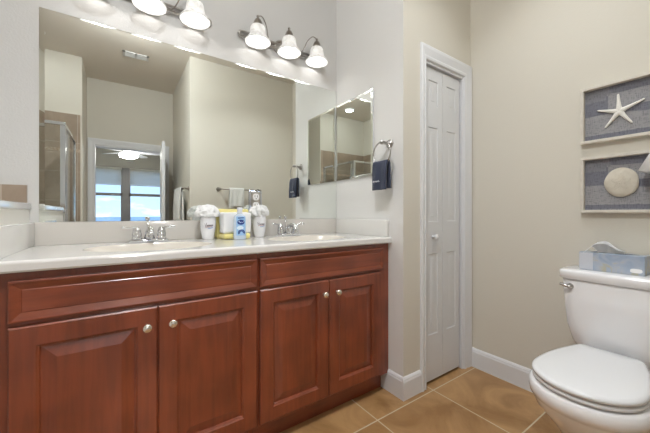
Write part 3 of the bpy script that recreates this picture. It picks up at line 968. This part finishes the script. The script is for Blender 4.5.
# ------------------------------------------------------------------ vanity lights
def vanity_light(cx, label):
    t = thing('vanity_light', (cx, YV, 2.09), label, 'wall light', 'vanity lights')
    yb = 1.754
    sy = 1.688
    zo = 0.030
    MB().rings([[(cx + 0.075 * f * math.cos(q), YV - d, 2.125 + 0.050 * f * math.sin(q)) for q in [2 * PI * k / 36 for k in range(36)]] for f, d in ((1, 0.0005), (1, 0.008), (0.85, 0.016), (0.4, 0.020))]).build('wall_plate', M['nickel'], t)
    bm_ = MB()
    for z in (2.139, 2.111):
        bm_.tube([(cx - 0.285, yb, z), (cx + 0.285, yb, z)], 0.0075, 12)
    for s in (-1, 1):
        pts = [(cx + s * (0.285 + 0.015 * math.sin(q)), yb, 2.125 + 0.014 * math.cos(q)) for q in [PI * k / 10 for k in range(11)]]
        bm_.tube(pts, 0.008, 12)
    for s in (-0.05, 0.05):
        bm_.tube([(cx + s, YV - 0.010, 2.125), (cx + s, yb, 2.125)], 0.009, 10)
    bm_.build('bar', M['nickel'], t)
    for k in (-1, 0, 1):
        lx = cx + 0.208 * k
        sk = MB().lathe((lx, sy, 2.159), [(0.030, 0.0), (0.031, 0.006), (0.027, 0.012), (0.024, 0.026), (0.016, 0.042), (0.008, 0.048), (0.005, 0.052), (0.008, 0.057), (0.0085, 0.062), (0.005, 0.067), (0, 0.068)], 24)
        sk.tube(spline([(lx, yb, 2.112), (lx, yb - 0.012, 2.14), (lx, sy + 0.024, 2.172), (lx, sy + 0.012, 2.172)]), 0.006, 10)
        sk.build('socket', M['dark_nickel'], t)
        p_out = [(0.030, 0.0), (0.038, -0.005), (0.0425, -0.015), (0.0445, -0.034), (0.0465, -0.048), (0.049, -0.057), (0.0535, -0.065), (0.062, -0.076), (0.0715, -0.087), (0.0755, -0.094), (0.075, -0.099)]
        p_in = [(r - 0.0035, z) for r, z in p_out[::-1]]
        MB().lathe((lx, sy, 2.164), p_out + p_in, 40, cap0=False, cap1=False).build('glass_shade', M['shade'], t)
        d = bpy.data.lights.new('vanity_bulb', 'POINT')
        d.energy = E_BULB
        d.color = (1, 0.985, 0.965)
        d.shadow_soft_size = 0.028
        o = bpy.data.objects.new('vanity_bulb', d)
        COL.objects.link(o)
        o.parent = t
        o.location = Vector((lx, sy, 2.106)) - Vector(t.location)
    # wire scrolls
    for k in (-1, 1):
        lx = cx + 0.208 * k
        sc = MB().tube(spline([(lx, sy, 2.222), (lx - k * 0.030, sy + 0.005, 2.230), (lx - k * 0.062, sy + 0.02, 2.196), (lx - k * 0.078, sy + 0.035, 2.152), (lx - k * 0.104, yb - 0.012, 2.118), (lx - k * 0.145, yb - 0.014, 2.130), (lx - k * 0.168, yb - 0.012, 2.146)]), 0.0032, 8)
        sc.build('scroll', M['dark_nickel'], t)
    return t
vanity_light(0.121, 'three-shade nickel vanity light partly out of frame at the top')
vanity_light(0.885, 'three-shade nickel vanity light nearest the side wall corner')

# ------------------------------------------------------------------ towel ring with navy towel
RX, RY, RZ = 1.250, 1.240, 1.398
tr = thing('towel_ring', (XW, RY, 1.46), 'nickel towel ring on the side wall right of the medicine cabinet', 'towel ring')
MB().lathe((XW, RY, 1.462), [(0.026, 0), (0.026, 0.008), (0.020, 0.014), (0.011, 0.020), (0.009, 0.055), (0.012, 0.062), (0.013, 0.072), (0.009, 0.080), (0, 0.081)], 24, axis=(-1, 0, 0)).build('mount', M['nickel'], tr)
MB().tube([(RX, RY + 0.068 * math.sin(q), RZ + 0.068 * math.cos(q)) for q in [2 * PI * k / 48 for k in range(48)]], 0.0045, 12, closed=True).build('ring', M['nickel'], tr)

def draped(name, m, path, w0, w1, axis, c, th, label, cat, amp=0.004, seed=1.0, nw=18, group=None):
    """cloth hung over a bar; path = [(across, z)] section, width along axis from w0 to w1"""
    mb = MB()
    P = spline([(p[0], 0, p[1]) for p in path], 6)
    rs_o, rs_i = [], []
    n = len(P)
    loops = []
    for j in range(nw + 1):
        w = w0 + (w1 - w0) * j / nw
        o_, i_ = [], []
        for i, p in enumerate(P):
            d = (P[min(i + 1, n - 1)] - P[max(i - 1, 0)]).normalized()
            nr = Vector((-d.z, 0, d.x))
            fold = amp * math.sin(w * 95 + seed + 1.4 * nz3((w, p.z, 0), 9, seed)) + amp * 1.2 * nz3((w * 2, p.z, seed), 16)
            hang = min(1.0, abs(p.z - path[len(path) // 2][1]) * 14)
            q = p + nr * (th / 2 + fold * hang)
            r = p - nr * (th / 2 - fold * hang)
            o_.append(q); i_.append(r)
        sect = o_ + i_[::-1]
        if axis == 'x':
            loops.append([Vector((w, c + s.x, s.z)) for s in sect])
        else:
            loops.append([Vector((c + s.x, w, s.z)) for s in sect])
    mb.rings(loops)
    return mb.build(name, m, label=label, cat=cat, group=group)
nt_ = draped('hand_towel', M['towel_navy'], [(-0.018, 1.186), (-0.017, 1.25), (-0.014, 1.31), (-0.008, 1.344), (0.002, 1.352), (0.012, 1.340), (0.016, 1.30), (0.018, 1.25), (0.019, 1.195)], 1.188, 1.300, 'y', RX, 0.010,
             'small navy hand towel with white stitching hanging from the towel ring', 'towel', amp=0.003)
em = MB()
sx = RX - 0.029
em.tube([(sx, 1.283, 1.236), (sx, 1.279, 1.228), (sx, 1.276, 1.240)], 0.0012, 6)
pts = [(sx - 0.001 * math.sin(k), 1.274 - 0.0028 * k, 1.2345 + 0.0042 * math.sin(k * 1.9)) for k in range(17)]
em.tube(spline(pts, 3), 0.0011, 6)
em.build('embroidery', M['thread'], nt_, label='white stitched script')

# ------------------------------------------------------------------ towel bars in the room behind
def towel_bar(a, b, wall_n, label):
    a, b, n = Vector(a), Vector(b), Vector(wall_n)
    t = thing('towel_bar', (a + b) / 2, label, 'towel bar', 'towel bars')
    MB().tube([a + n * 0.065, b + n * 0.065], 0.008, 12).build('bar', M['dark_nickel'], t)
    for p in (a, b):
        MB().lathe(p, [(0.026, 0), (0.025, 0.008), (0.012, 0.016), (0.011, 0.055), (0.016, 0.060), (0.016, 0.074), (0.008, 0.080), (0, 0.081)], 20, axis=n).build('bracket', M['dark_nickel'], t)
    return t
towel_bar((0.99, YS, 1.345), (1.50, YS, 1.345), (0, 1, 0), 'nickel towel bar reflected behind the cups, on the beige wall')
draped('hand_towel', M['towel_grey'], [(-0.017, 1.115), (-0.017, 1.20), (-0.016, 1.30), (-0.011, 1.355), (0.0, 1.362), (0.011, 1.355), (0.016, 1.30), (0.017, 1.22), (0.018, 1.135)], 1.105, 1.285, 'x', YS + 0.065, 0.008,
       'white hand towel on the reflected bar behind the folded towels', 'towel', seed=2.0)
towel_bar((XO, -0.27, 1.345), (XO, -0.93, 1.345), (-1, 0, 0), 'nickel towel bar on the corridor wall, reflected behind the open door')
draped('bath_towel', M['towel_grey'], [(-0.016, 0.72), (-0.016, 0.95), (-0.014, 1.25), (-0.007, 1.353), (0.0, 1.359), (0.007, 1.353), (0.015, 1.25), (0.016, 1.0), (0.018, 0.78)], -0.84, -0.36, 'y', XO - 0.065, 0.010,
       'long white bath towel reflected beside the open bedroom door', 'towel', amp=0.007, seed=4.0, nw=30)

# ------------------------------------------------------------------ things on the counter
def cup(cx, cy, label):
    t = thing('cup', (cx, cy, CT), label, 'cup', 'cups on the counter')
    prof = [(0.0, 0.0), (0.026, 0.0), (0.0285, 0.004), (0.034, 0.03), (0.0385, 0.06), (0.040, 0.085), (0.0395, 0.110), (0.039, 0.118), (0.0375, 0.1185), (0.036, 0.112), (0.036, 0.09), (0.034, 0.06), (0.026, 0.012), (0.0, 0.010)]
    MB().lathe((cx, cy, CT + 0.0005), prof, 40, cap0=False, cap1=False).build('cup_body', M['cup'], t)
    def on(ang, z):
        h = z - CT
        r = 0.0005 + 0.0345 + (0.040 - 0.034) * min(1, max(0, (h - 0.03) / 0.05))
        a = math.radians(ang)
        return (cx + r * math.cos(a), cy + r * math.sin(a), z)
    # a line of small script with a two-coloured swash under it
    m0 = -100
    s = MB().tube([on(m0 - 26, CT + 0.086), on(m0 - 20, CT + 0.070), on(m0 - 13, CT + 0.089)], 0.0013, 6)
    s.tube(spline([on(m0 - 12 + k * 2.6, CT + 0.0755 + 0.0042 * math.sin(k * 1.8)) for k in range(19)], 3), 0.0010, 6)
    s.build('script_print', M['ink'], t, label='brown script lettering')
    MB().tube(spline([on(m0 - 22, CT + 0.066), on(m0 - 5, CT + 0.069), on(m0 + 10, CT + 0.067), on(m0 + 28, CT + 0.069)], 5), 0.0009, 6).build('red_swash', M['red_print'], t)
    MB().tube(spline([on(m0 - 4, CT + 0.0625), on(m0 + 8, CT + 0.0605), on(m0 + 22, CT + 0.062), on(m0 + 36, CT + 0.068)], 5), 0.0014, 6).build('blue_swash', M['blue_print'], t)
    return t
cup(0.389, 1.668, 'white printed cup holding a washcloth, left of the folded towels')
cup(0.686, 1.690, 'white printed cup holding a ruffled washcloth, right of the soap bottle')

def crumple(name, c, rx, ry, rz, seed, label, ruffle=0.0):
    t = bmesh.new()
    bmesh.ops.create_icosphere(t, subdivisions=5, radius=1.0)
    for v in t.verts:
        p = v.co.copy()
        r1 = 1 - abs(nz3(p, 1.7, seed)) * 1.5
        r2 = 1 - abs(nz3(p, 3.6, seed + 5)) * 1.5
        k = 0.80 + 0.22 * r1 + 0.13 * r2
        if ruffle:
            a = math.atan2(p.y, p.x)
            k += ruffle * math.sin(a * 9 + 3 * p.z + 2 * nz3(p, 2.0, seed)) * (1 - abs(p.z)) + 0.10 * math.sin(6 * p.z + 4 * a)
        q = Vector((p.x * rx * k, p.y * ry * k, p.z * rz * k))
        if q.z < 0:      # tuck the lower half into the cup
            f = max(0.0, 1 + q.z / (rz * 0.9))
            lim = 0.026 + 0.016 * f
            d = math.hypot(q.x, q.y)
            if d > lim and q.z < -rz * 0.35:
                q.x *= lim / d; q.y *= lim / d
        v.co = Vector(c) + q
    mb = MB()
    mb.merge(t, True)
    return mb.build(name, M['towel_white'], label=label, cat='washcloth', group='washcloths in cups')
crumple('washcloth', (0.387, 1.668, CT + 0.136), 0.062, 0.045, 0.046, 3.0, 'white washcloth stuffed loosely in the cup left of the folded towels')
crumple('washcloth', (0.686, 1.690, CT + 0.140), 0.050, 0.044, 0.045, 8.0, 'white ruffled washcloth fanned out of the cup right of the soap bottle', 0.24)

def folded(name, m, a, b, layers, label, seed, axis=2, bulge=0.005):
    """a stack of soft folded layers between two corners, rounded at the folds"""
    mb = MB()
    a, b = Vector(a), Vector(b)
    th = (b[axis] - a[axis]) / layers
    for i in range(layers):
        lo, hi = a.copy(), b.copy()
        lo[axis] = a[axis] + i * th + 0.0003
        hi[axis] = a[axis] + (i + 1) * th - 0.0003
        t = bmesh.new()
        bmesh.ops.create_cube(t, size=1.0)
        for v in t.verts:
            v.co = Vector([(lo[k] + hi[k]) / 2 + v.co[k] * (hi[k] - lo[k]) for k in range(3)])
        bmesh.ops.bevel(t, geom=list(t.edges), offset=min(th * 0.46, 0.012), segments=4, profile=0.5, affect='EDGES', clamp_overlap=True)
        bmesh.ops.subdivide_edges(t, edges=[e for e in t.edges if e.calc_length() > 0.02], cuts=5, use_grid_fill=True)
        for v in t.verts:
            n_ = nz3(v.co, 26, seed + i) * bulge
            keep = v.co.z
            v.co += Vector((n_, nz3(v.co, 22, seed + i + 9) * bulge, nz3(v.co, 24, seed + i + 4) * bulge * 0.6))
            v.co.z = max(v.co.z, a.z)
        mb.merge(t, True)
    return mb.build(name, m, label=label, cat='towel')
folded('folded_towel', M['towel_yellow'], (0.452, 1.590, CT + 0.0005), (0.598, 1.690, CT + 0.030), 1, 'folded yellow towel lying at the bottom, under the white towel', 1.0)
folded('folded_towel', M['towel_white'], (0.450, 1.600, CT + 0.031), (0.604, 1.688, CT + 0.144), 3, 'folded white towel standing behind the blue soap bottle', 2.0, axis=1)
folded('folded_towel', M['towel_yellow'], (0.440, 1.694, CT + 0.0005), (0.624, 1.744, CT + 0.163), 2, 'tall folded yellow towel against the backsplash behind the white towel', 3.0, axis=1)

# soap bottle
sb = thing('soap_bottle', (0.528, 1.578, CT), 'clear blue liquid soap bottle in front of the folded towels', 'bottle')
bc = (0.528, 1.570)
def bring(a, b, z):
    return oval(bc[0], bc[1], a, b, CT + z, 32, 2.8)
MB().rings([bring(0.030, 0.015, 0.0005), bring(0.033, 0.018, 0.006), bring(0.033, 0.018, 0.06), bring(0.032, 0.018, 0.105), bring(0.029, 0.0165, 0.122), bring(0.018, 0.013, 0.132), bring(0.012, 0.012, 0.136)]).build('bottle_body', M['soap'], sb)
MB().lathe((bc[0], bc[1], CT + 0.136), [(0.013, 0), (0.0135, 0.004), (0.0135, 0.018), (0.015, 0.020), (0.015, 0.030), (0.012, 0.034), (0, 0.035)], 24).build('cap', M['cap'], sb)
fl_ = bc[1] - 0.0182
lb = bx('label', (bc[0] - 0.024, fl_ - 0.0006, CT + 0.022), (bc[0] + 0.024, fl_ + 0.004, CT + 0.122), M['sky_print'], sb, label='pale blue front label')
def disc(mb, x, z, rx, rz, y, n=28):
    mb.rings([[(x + rx * f * math.cos(2 * PI * k / n), y - d, z + rz * f * math.sin(2 * PI * k / n)) for k in range(n)] for f, d in ((1, 0), (1, 0.0005), (0.9, 0.0007))], smooth=False)
e = MB(); disc(e, bc[0], CT + 0.092, 0.0195, 0.0135, fl_ - 0.0006); e.build('emblem', M['navy_print'], lb, label='dark blue oval emblem')
e = MB(); e.tube(spline([(bc[0] - 0.014, fl_ - 0.0015, CT + 0.094), (bc[0] - 0.008, fl_ - 0.0015, CT + 0.098), (bc[0] - 0.006, fl_ - 0.0015, CT + 0.089), (bc[0] + 0.002, fl_ - 0.0015, CT + 0.093), (bc[0] + 0.006, fl_ - 0.0015, CT + 0.089), (bc[0] + 0.014, fl_ - 0.0015, CT + 0.095)], 5), 0.0012, 6); e.build('emblem_script', M['pale_print'], lb)
e = MB()
for r_ in (0.0165, 0.0105):
    e.tube([(bc[0] + 0.003 + r_ * math.cos(q), fl_ - 0.001, CT + 0.036 + r_ * 0.95 * math.sin(q)) for q in [PI * k / 18 - 0.3 for k in range(23)]], 0.0022, 8)
e.build('wave_print', M['navy_print'], lb)
e = MB(); disc(e, bc[0] - 0.004, CT + 0.062, 0.018, 0.010, fl_ - 0.0006); e.build('light_patch', M['pale_print'], lb)
e = MB(); e.tube([(bc[0] - 0.016, fl_ - 0.001, CT + 0.114), (bc[0] + 0.016, fl_ - 0.001, CT + 0.116)], 0.0022, 8); e.build('top_line', M['navy_print'], lb)

# ------------------------------------------------------------------ shadow-box pictures
def picture(z0, z1, label):
    y0, y1 = 0.242, 0.532
    xb, xf = XE - 0.0005, XE - 0.032
    t = thing('framed_picture', (XE, (y0 + y1) / 2, z0), label, 'picture', 'shadow box pictures')
    w = 0.015
    f = MB()
    loops = []
    for ins, x in ((0, xb), (0, xf + 0.002), (0.002, xf), (w - 0.002, xf), (w, xf + 0.002), (w, xb - 0.004)):
        loops.append(yz(y0 + ins, y1 - ins, z0 + ins, z1 - ins, x))
    f.rings(loops, cap0=False, cap1=False, smooth=False)
    f.build('frame', M['frame'], t)
    bx('linen_backing', (XE - 0.006, y0 + w * 0.6, z0 + w * 0.6), (XE - 0.001, y1 - w * 0.6, z1 - w * 0.6), M['linen'], t)
    return t
p1 = picture(1.4075, 1.695, 'whitewashed shadow box picture with a white starfish on blue linen')
p2 = picture(1.053, 1.339, 'whitewashed shadow box picture with a round sand dollar on blue linen')
sf = MB()
sc_ = Vector((0, 0.387, 1.546))
tips = [(0.391, 1.632), (0.301, 1.581), (0.342, 1.479), (0.438, 1.477), (0.468, 1.571)]
xs = XE - 0.012
ring = []
tt = bmesh.new()
cen = tt.verts.new((xs - 0.011, sc_.y, sc_.z))
dirs = [Vector((0, a - sc_.y, b - sc_.z)) for a, b in tips]
outl = []
for i, d in enumerate(dirs):
    L = d.length
    u = d.normalized()
    v = Vector((0, -u.z, u.y))
    # arm: cross-sections from body to tip
    rs = []
    for f_, r_ in ((0.0, 0.0135), (0.12, 0.0125), (0.3, 0.0092), (0.6, 0.0065), (0.85, 0.0050), (0.97, 0.0038), (1.0, 0.0012)):
        c_ = Vector((xs, sc_.y, sc_.z)) + u * L * f_
        rs.append([c_ + v * r_ * math.cos(2 * PI * k / 12) + Vector((-1, 0, 0)) * r_ * 0.75 * math.sin(2 * PI * k / 12) for k in range(12)])
    sf.rings(rs)
tt.free()
sf.build('starfish', M['star'], p1, label='white starfish')
sd = MB()
cy_, cz_ = 0.380, 1.201
rs = []
for f_, h_ in ((0.97, 0.0), (1.0, 0.003), (0.97, 0.006), (0.8, 0.010), (0.5, 0.014), (0.2, 0.016), (0.02, 0.0165)):
    rs.append([Vector((XE - 0.008 - h_, cy_ + 0.0615 * f_ * math.cos(q) * (1 + 0.02 * math.cos(5 * q)), cz_ + 0.071 * f_ * math.sin(q))) for q in [2 * PI * k / 60 for k in range(60)]])
sd.rings(rs)
for k in range(5):
    q = PI / 2 + 2 * PI * k / 5
    for sgn in (-1, 1):
        pts = []
        for j in range(9):
            f_ = 0.08 + 0.50 * j / 8
            off = sgn * 0.0085 * math.sin(PI * j / 8)
            py = cy_ + 0.0615 * f_ * math.cos(q) - off * math.sin(q)
            pz = cz_ + 0.071 * f_ * math.sin(q) + off * math.cos(q)
            pts.append((XE - 0.008 - (0.0165 - 0.006 * (f_ / 0.8) ** 1.5), py, pz))
        sd.tube(pts, 0.0011, 6)
sd.build('sand_dollar', M['dollar'], p2, label='round beige sand dollar')

# ------------------------------------------------------------------ white tilted lamp shade at the far right
wl = thing('wall_lamp', (XE, 0.10, 1.36), 'wall lamp with tilted white shade in front of the sand dollar picture', 'wall lamp')
ax = Vector((0.0, 0.30, -0.95)).normalized()
top_c = Vector((1.945, 0.216, 1.345))
MB().lathe(top_c, [(0.044, 0.0), (0.064, 0.128), (0.0625, 0.128), (0.042, 0.0)], 40, axis=ax, cap0=False, cap1=False).build('lamp_shade', M['lampshade'], wl)
MB().tube(spline([(XE - 0.004, 0.10, 1.40), (1.97, 0.12, 1.43), (1.948, 0.185, 1.415), tuple(top_c - ax * 0.0), tuple(top_c + ax * 0.04)]), 0.006, 10).lathe(top_c - ax * 0.012, [(0.012, 0), (0.0435, 0.006), (0.0435, 0.014), (0, 0.0142)], 20, axis=ax).build('arm', M['nickel'], wl)
MB().lathe((XE - 0.0005, 0.10, 1.40), [(0.045, 0), (0.043, 0.008), (0.012, 0.014), (0, 0.0145)], 24, axis=(-1, 0, 0)).build('wall_plate', M['nickel'], wl)

# ------------------------------------------------------------------ toilet
TY = 0.370
to = thing('toilet', (1.65, TY, 0), 'white two-piece toilet with closed lid against the beige wall', 'toilet')
def sup(cx, hx, hy, z, n=48, e=4.0, front=0.0):
    r = []
    for k in range(n):
        q = 2 * PI * k / n
        c, s = math.cos(q), math.sin(q)
        x = cx + hx * math.copysign(abs(c) ** (2 / e), c)
        y = TY + hy * math.copysign(abs(s) ** (2 / e), s)
        if c < 0:
            x -= front * (1 - (abs(y - TY) / hy) ** 2)
        r.append((x, y, z))
    return r
tank = MB()
tank.rings([sup(1.900, 0.070, 0.120, 0.392, e=3), sup(1.896, 0.084, 0.142, 0.40, e=3), sup(1.893, 0.090, 0.158, 0.435, e=4, front=0.006),
            sup(1.890, 0.096, 0.172, 0.52, e=7, front=0.010), sup(1.888, 0.100, 0.180, 0.62, e=8, front=0.012), sup(1.887, 0.102, 0.186, 0.726, e=8, front=0.012), sup(1.887, 0.098, 0.182, 0.735, e=8, front=0.012)])
tank.build('tank', M['porcelain'], to)
lid = MB()
lid.rings([sup(1.885, 0.101, 0.189, 0.7355, e=9, front=0.012), sup(1.885, 0.109, 0.196, 0.741, e=9, front=0.013), sup(1.885, 0.110, 0.197, 0.769, e=9, front=0.013), sup(1.885, 0.107, 0.194, 0.777, e=9, front=0.012), sup(1.885, 0.099, 0.186, 0.7800, e=9, front=0.011), sup(1.885, 0.02, 0.03, 0.7805, e=4)])
lid.build('tank_lid', M['porcelain'], to)
ly_, lz_ = TY + 0.146, 0.702
lv = MB().lathe((1.786, ly_, lz_), [(0.014, 0), (0.014, 0.006), (0.010, 0.010), (0.009, 0.018), (0, 0.0185)], 20, axis=(-1, 0, 0))
lv.tube(spline([(1.770, ly_ - 0.004, lz_), (1.766, ly_ + 0.016, lz_ + 0.003), (1.768, ly_ + 0.036, lz_ + 0.008)]), [0.0095] * 5 + [0.007] * 6 + [0.006] * 6, 12)
lv.build('flush_lever', M['nickel'], to, label='chrome flush lever')

def egg(xb, xf, hy, z, hb=0.68, fm=0.34, rc=0.025, n=14):
    """plan outline: straight back edge at xb (half-width hb * hy), swelling to hy, then a long rounded front at xf"""
    xm = xf + (xb - xf) * fm
    h0 = hb * hy
    side = [(xb, 0.0), (xb, h0 * 0.5), (xb, h0 - rc)]
    for k in range(1, 5):
        q = PI / 2 * k / 4
        side.append((xb - rc * (1 - math.cos(q)), h0 - rc + rc * math.sin(q)))
    for k in range(1, n + 1):
        t = k / n
        side.append((xb - rc + (xm - xb + rc) * t, h0 + (hy - h0) * math.sin(PI / 2 * t) ** 0.9))
    for k in range(1, n + 1):
        q = PI / 2 * k / n
        side.append((xm - (xm - xf) * math.sin(q), hy * math.cos(q) ** 0.96 if k < n else 0.0))
    pts = [(x, TY + y, z) for x, y in side] + [(x, TY - y, z) for x, y in side[-2:0:-1]]
    return pts
bowl = MB()
bowl.rings([egg(1.780, 1.415, 0.118, 0.0, 0.95, 0.5), egg(1.780, 1.420, 0.116, 0.012, 0.95, 0.5), egg(1.775, 1.445, 0.104, 0.03, 0.95, 0.5), egg(1.770, 1.440, 0.104, 0.12, 0.95, 0.5), egg(1.775, 1.405, 0.122, 0.19, 0.9, 0.45),
            egg(1.780, 1.345, 0.147, 0.255, 0.85, 0.4), egg(1.780, 1.300, 0.163, 0.305, 0.8), egg(1.780, 1.284, 0.169, 0.336, 0.75), egg(1.780, 1.281, 0.170, 0.344, 0.75), egg(1.780, 1.272, 0.175, 0.350, 0.75), egg(1.780, 1.266, 0.177, 0.368, 0.75),
            egg(1.780, 1.267, 0.175, 0.396, 0.75), egg(1.778, 1.275, 0.169, 0.4035, 0.75), egg(1.75, 1.33, 0.12, 0.404, 0.75)])
bowl.build('bowl', M['porcelain'], to)
bx('tank_shelf', (1.72, TY - 0.12, 0.30), (1.985, TY + 0.12, 0.393), M['porcelain'], to, 0.03, 5)
seat = MB()
seat.rings([egg(1.768, 1.282, 0.158, 0.4075), egg(1.770, 1.274, 0.164, 0.412), egg(1.770, 1.273, 0.165, 0.421), egg(1.767, 1.279, 0.160, 0.4255), egg(1.74, 1.33, 0.12, 0.426)])
seat.build('seat', M['seat'], to)
sl = MB()
sl.rings([egg(1.760, 1.279, 0.158, 0.4285), egg(1.762, 1.271, 0.164, 0.432), egg(1.762, 1.270, 0.1645, 0.441), egg(1.760, 1.276, 0.160, 0.4475), egg(1.754, 1.292, 0.149, 0.4500), egg(1.70, 1.40, 0.08, 0.4510, rc=0.012), egg(1.62, 1.50, 0.03, 0.4512, rc=0.005)])
sl.build('seat_lid', M['seat'], to)
for s in (-1, 1):
    bx('hinge', (1.762, TY + s * 0.075 - 0.022, 0.405), (1.790, TY + s * 0.075 + 0.022, 0.432), M['seat'], to, 0.006, 3)

# ------------------------------------------------------------------ tissue box
tbz = 0.7812
tx = thing('tissue_box', (1.90, 0.386, tbz), 'blue and gold marbled tissue box on the toilet tank lid', 'tissue box')
bb = MB()
bb.box((1.846, 0.278, tbz), (1.952, 0.500, tbz + 0.083), 0.0015)
bb.build('box', M['box_print'], tx)
bx('pale_end', (1.8452, 0.448, tbz + 0.002), (1.8462, 0.4985, tbz + 0.081), mat('pale_print_panel', rgb(205, 208, 216), 0.5), tx)
e = MB()
e.rings([[(1.8462 - d, 0.304 + 0.019 * f * math.copysign(abs(math.cos(q)) ** 0.6, math.cos(q)), tbz + 0.019 + 0.009 * f * math.copysign(abs(math.sin(q)) ** 0.6, math.sin(q))) for q in [2 * PI * k / 24 for k in range(24)]] for f, d in ((1, 0), (1, 0.0010), (0.95, 0.0012))], smooth=False)
e.build('white_tag', M['tissue'], tx)
sl_ = MB()
sl_.rings([oval(1.899, 0.386, 0.018, 0.085, tbz + 0.0832, 32), oval(1.899, 0.386, 0.018, 0.085, tbz + 0.0836, 32)])
sl_.build('slot', mat('slot_shadow', rgb(110, 110, 115), 0.8), tx)
tp = MB()
t = bmesh.new()
GN, GM = 22, 18
vs = [[None] * (GM + 1) for _ in range(GN + 1)]
for i in range(GN + 1):
    u = i / GN
    for j in range(GM + 1):
        v = j / GM
        # sheet rising from the slot in a peak, flopping over to one end
        y = 0.352 + 0.080 * u + 0.060 * v * (u - 0.15)
        pk = math.exp(-((u - 0.60) / 0.40) ** 2)
        z = tbz + 0.070 + 0.078 * math.sin(min(1.0, v * 1.15) * PI / 2) * (0.30 + 0.70 * pk) - 0.055 * max(0.0, v - 0.6) * (0.2 + 1.3 * u)
        x = 1.899 - 0.050 * v ** 1.6 * (0.4 + u) + 0.014 * math.sin(u * 12 + v * 3) * v
        vs[i][j] = t.verts.new((x, y, z))
for i in range(GN):
    for j in range(GM):
        t.faces.new((vs[i][j], vs[i + 1][j], vs[i + 1][j + 1], vs[i][j + 1]))
bmesh.ops.solidify(t, geom=list(t.faces), thickness=0.0012)
tp.merge(t, True)
tp.build('tissue', M['tissue'], tx, label='white tissue pulled up')
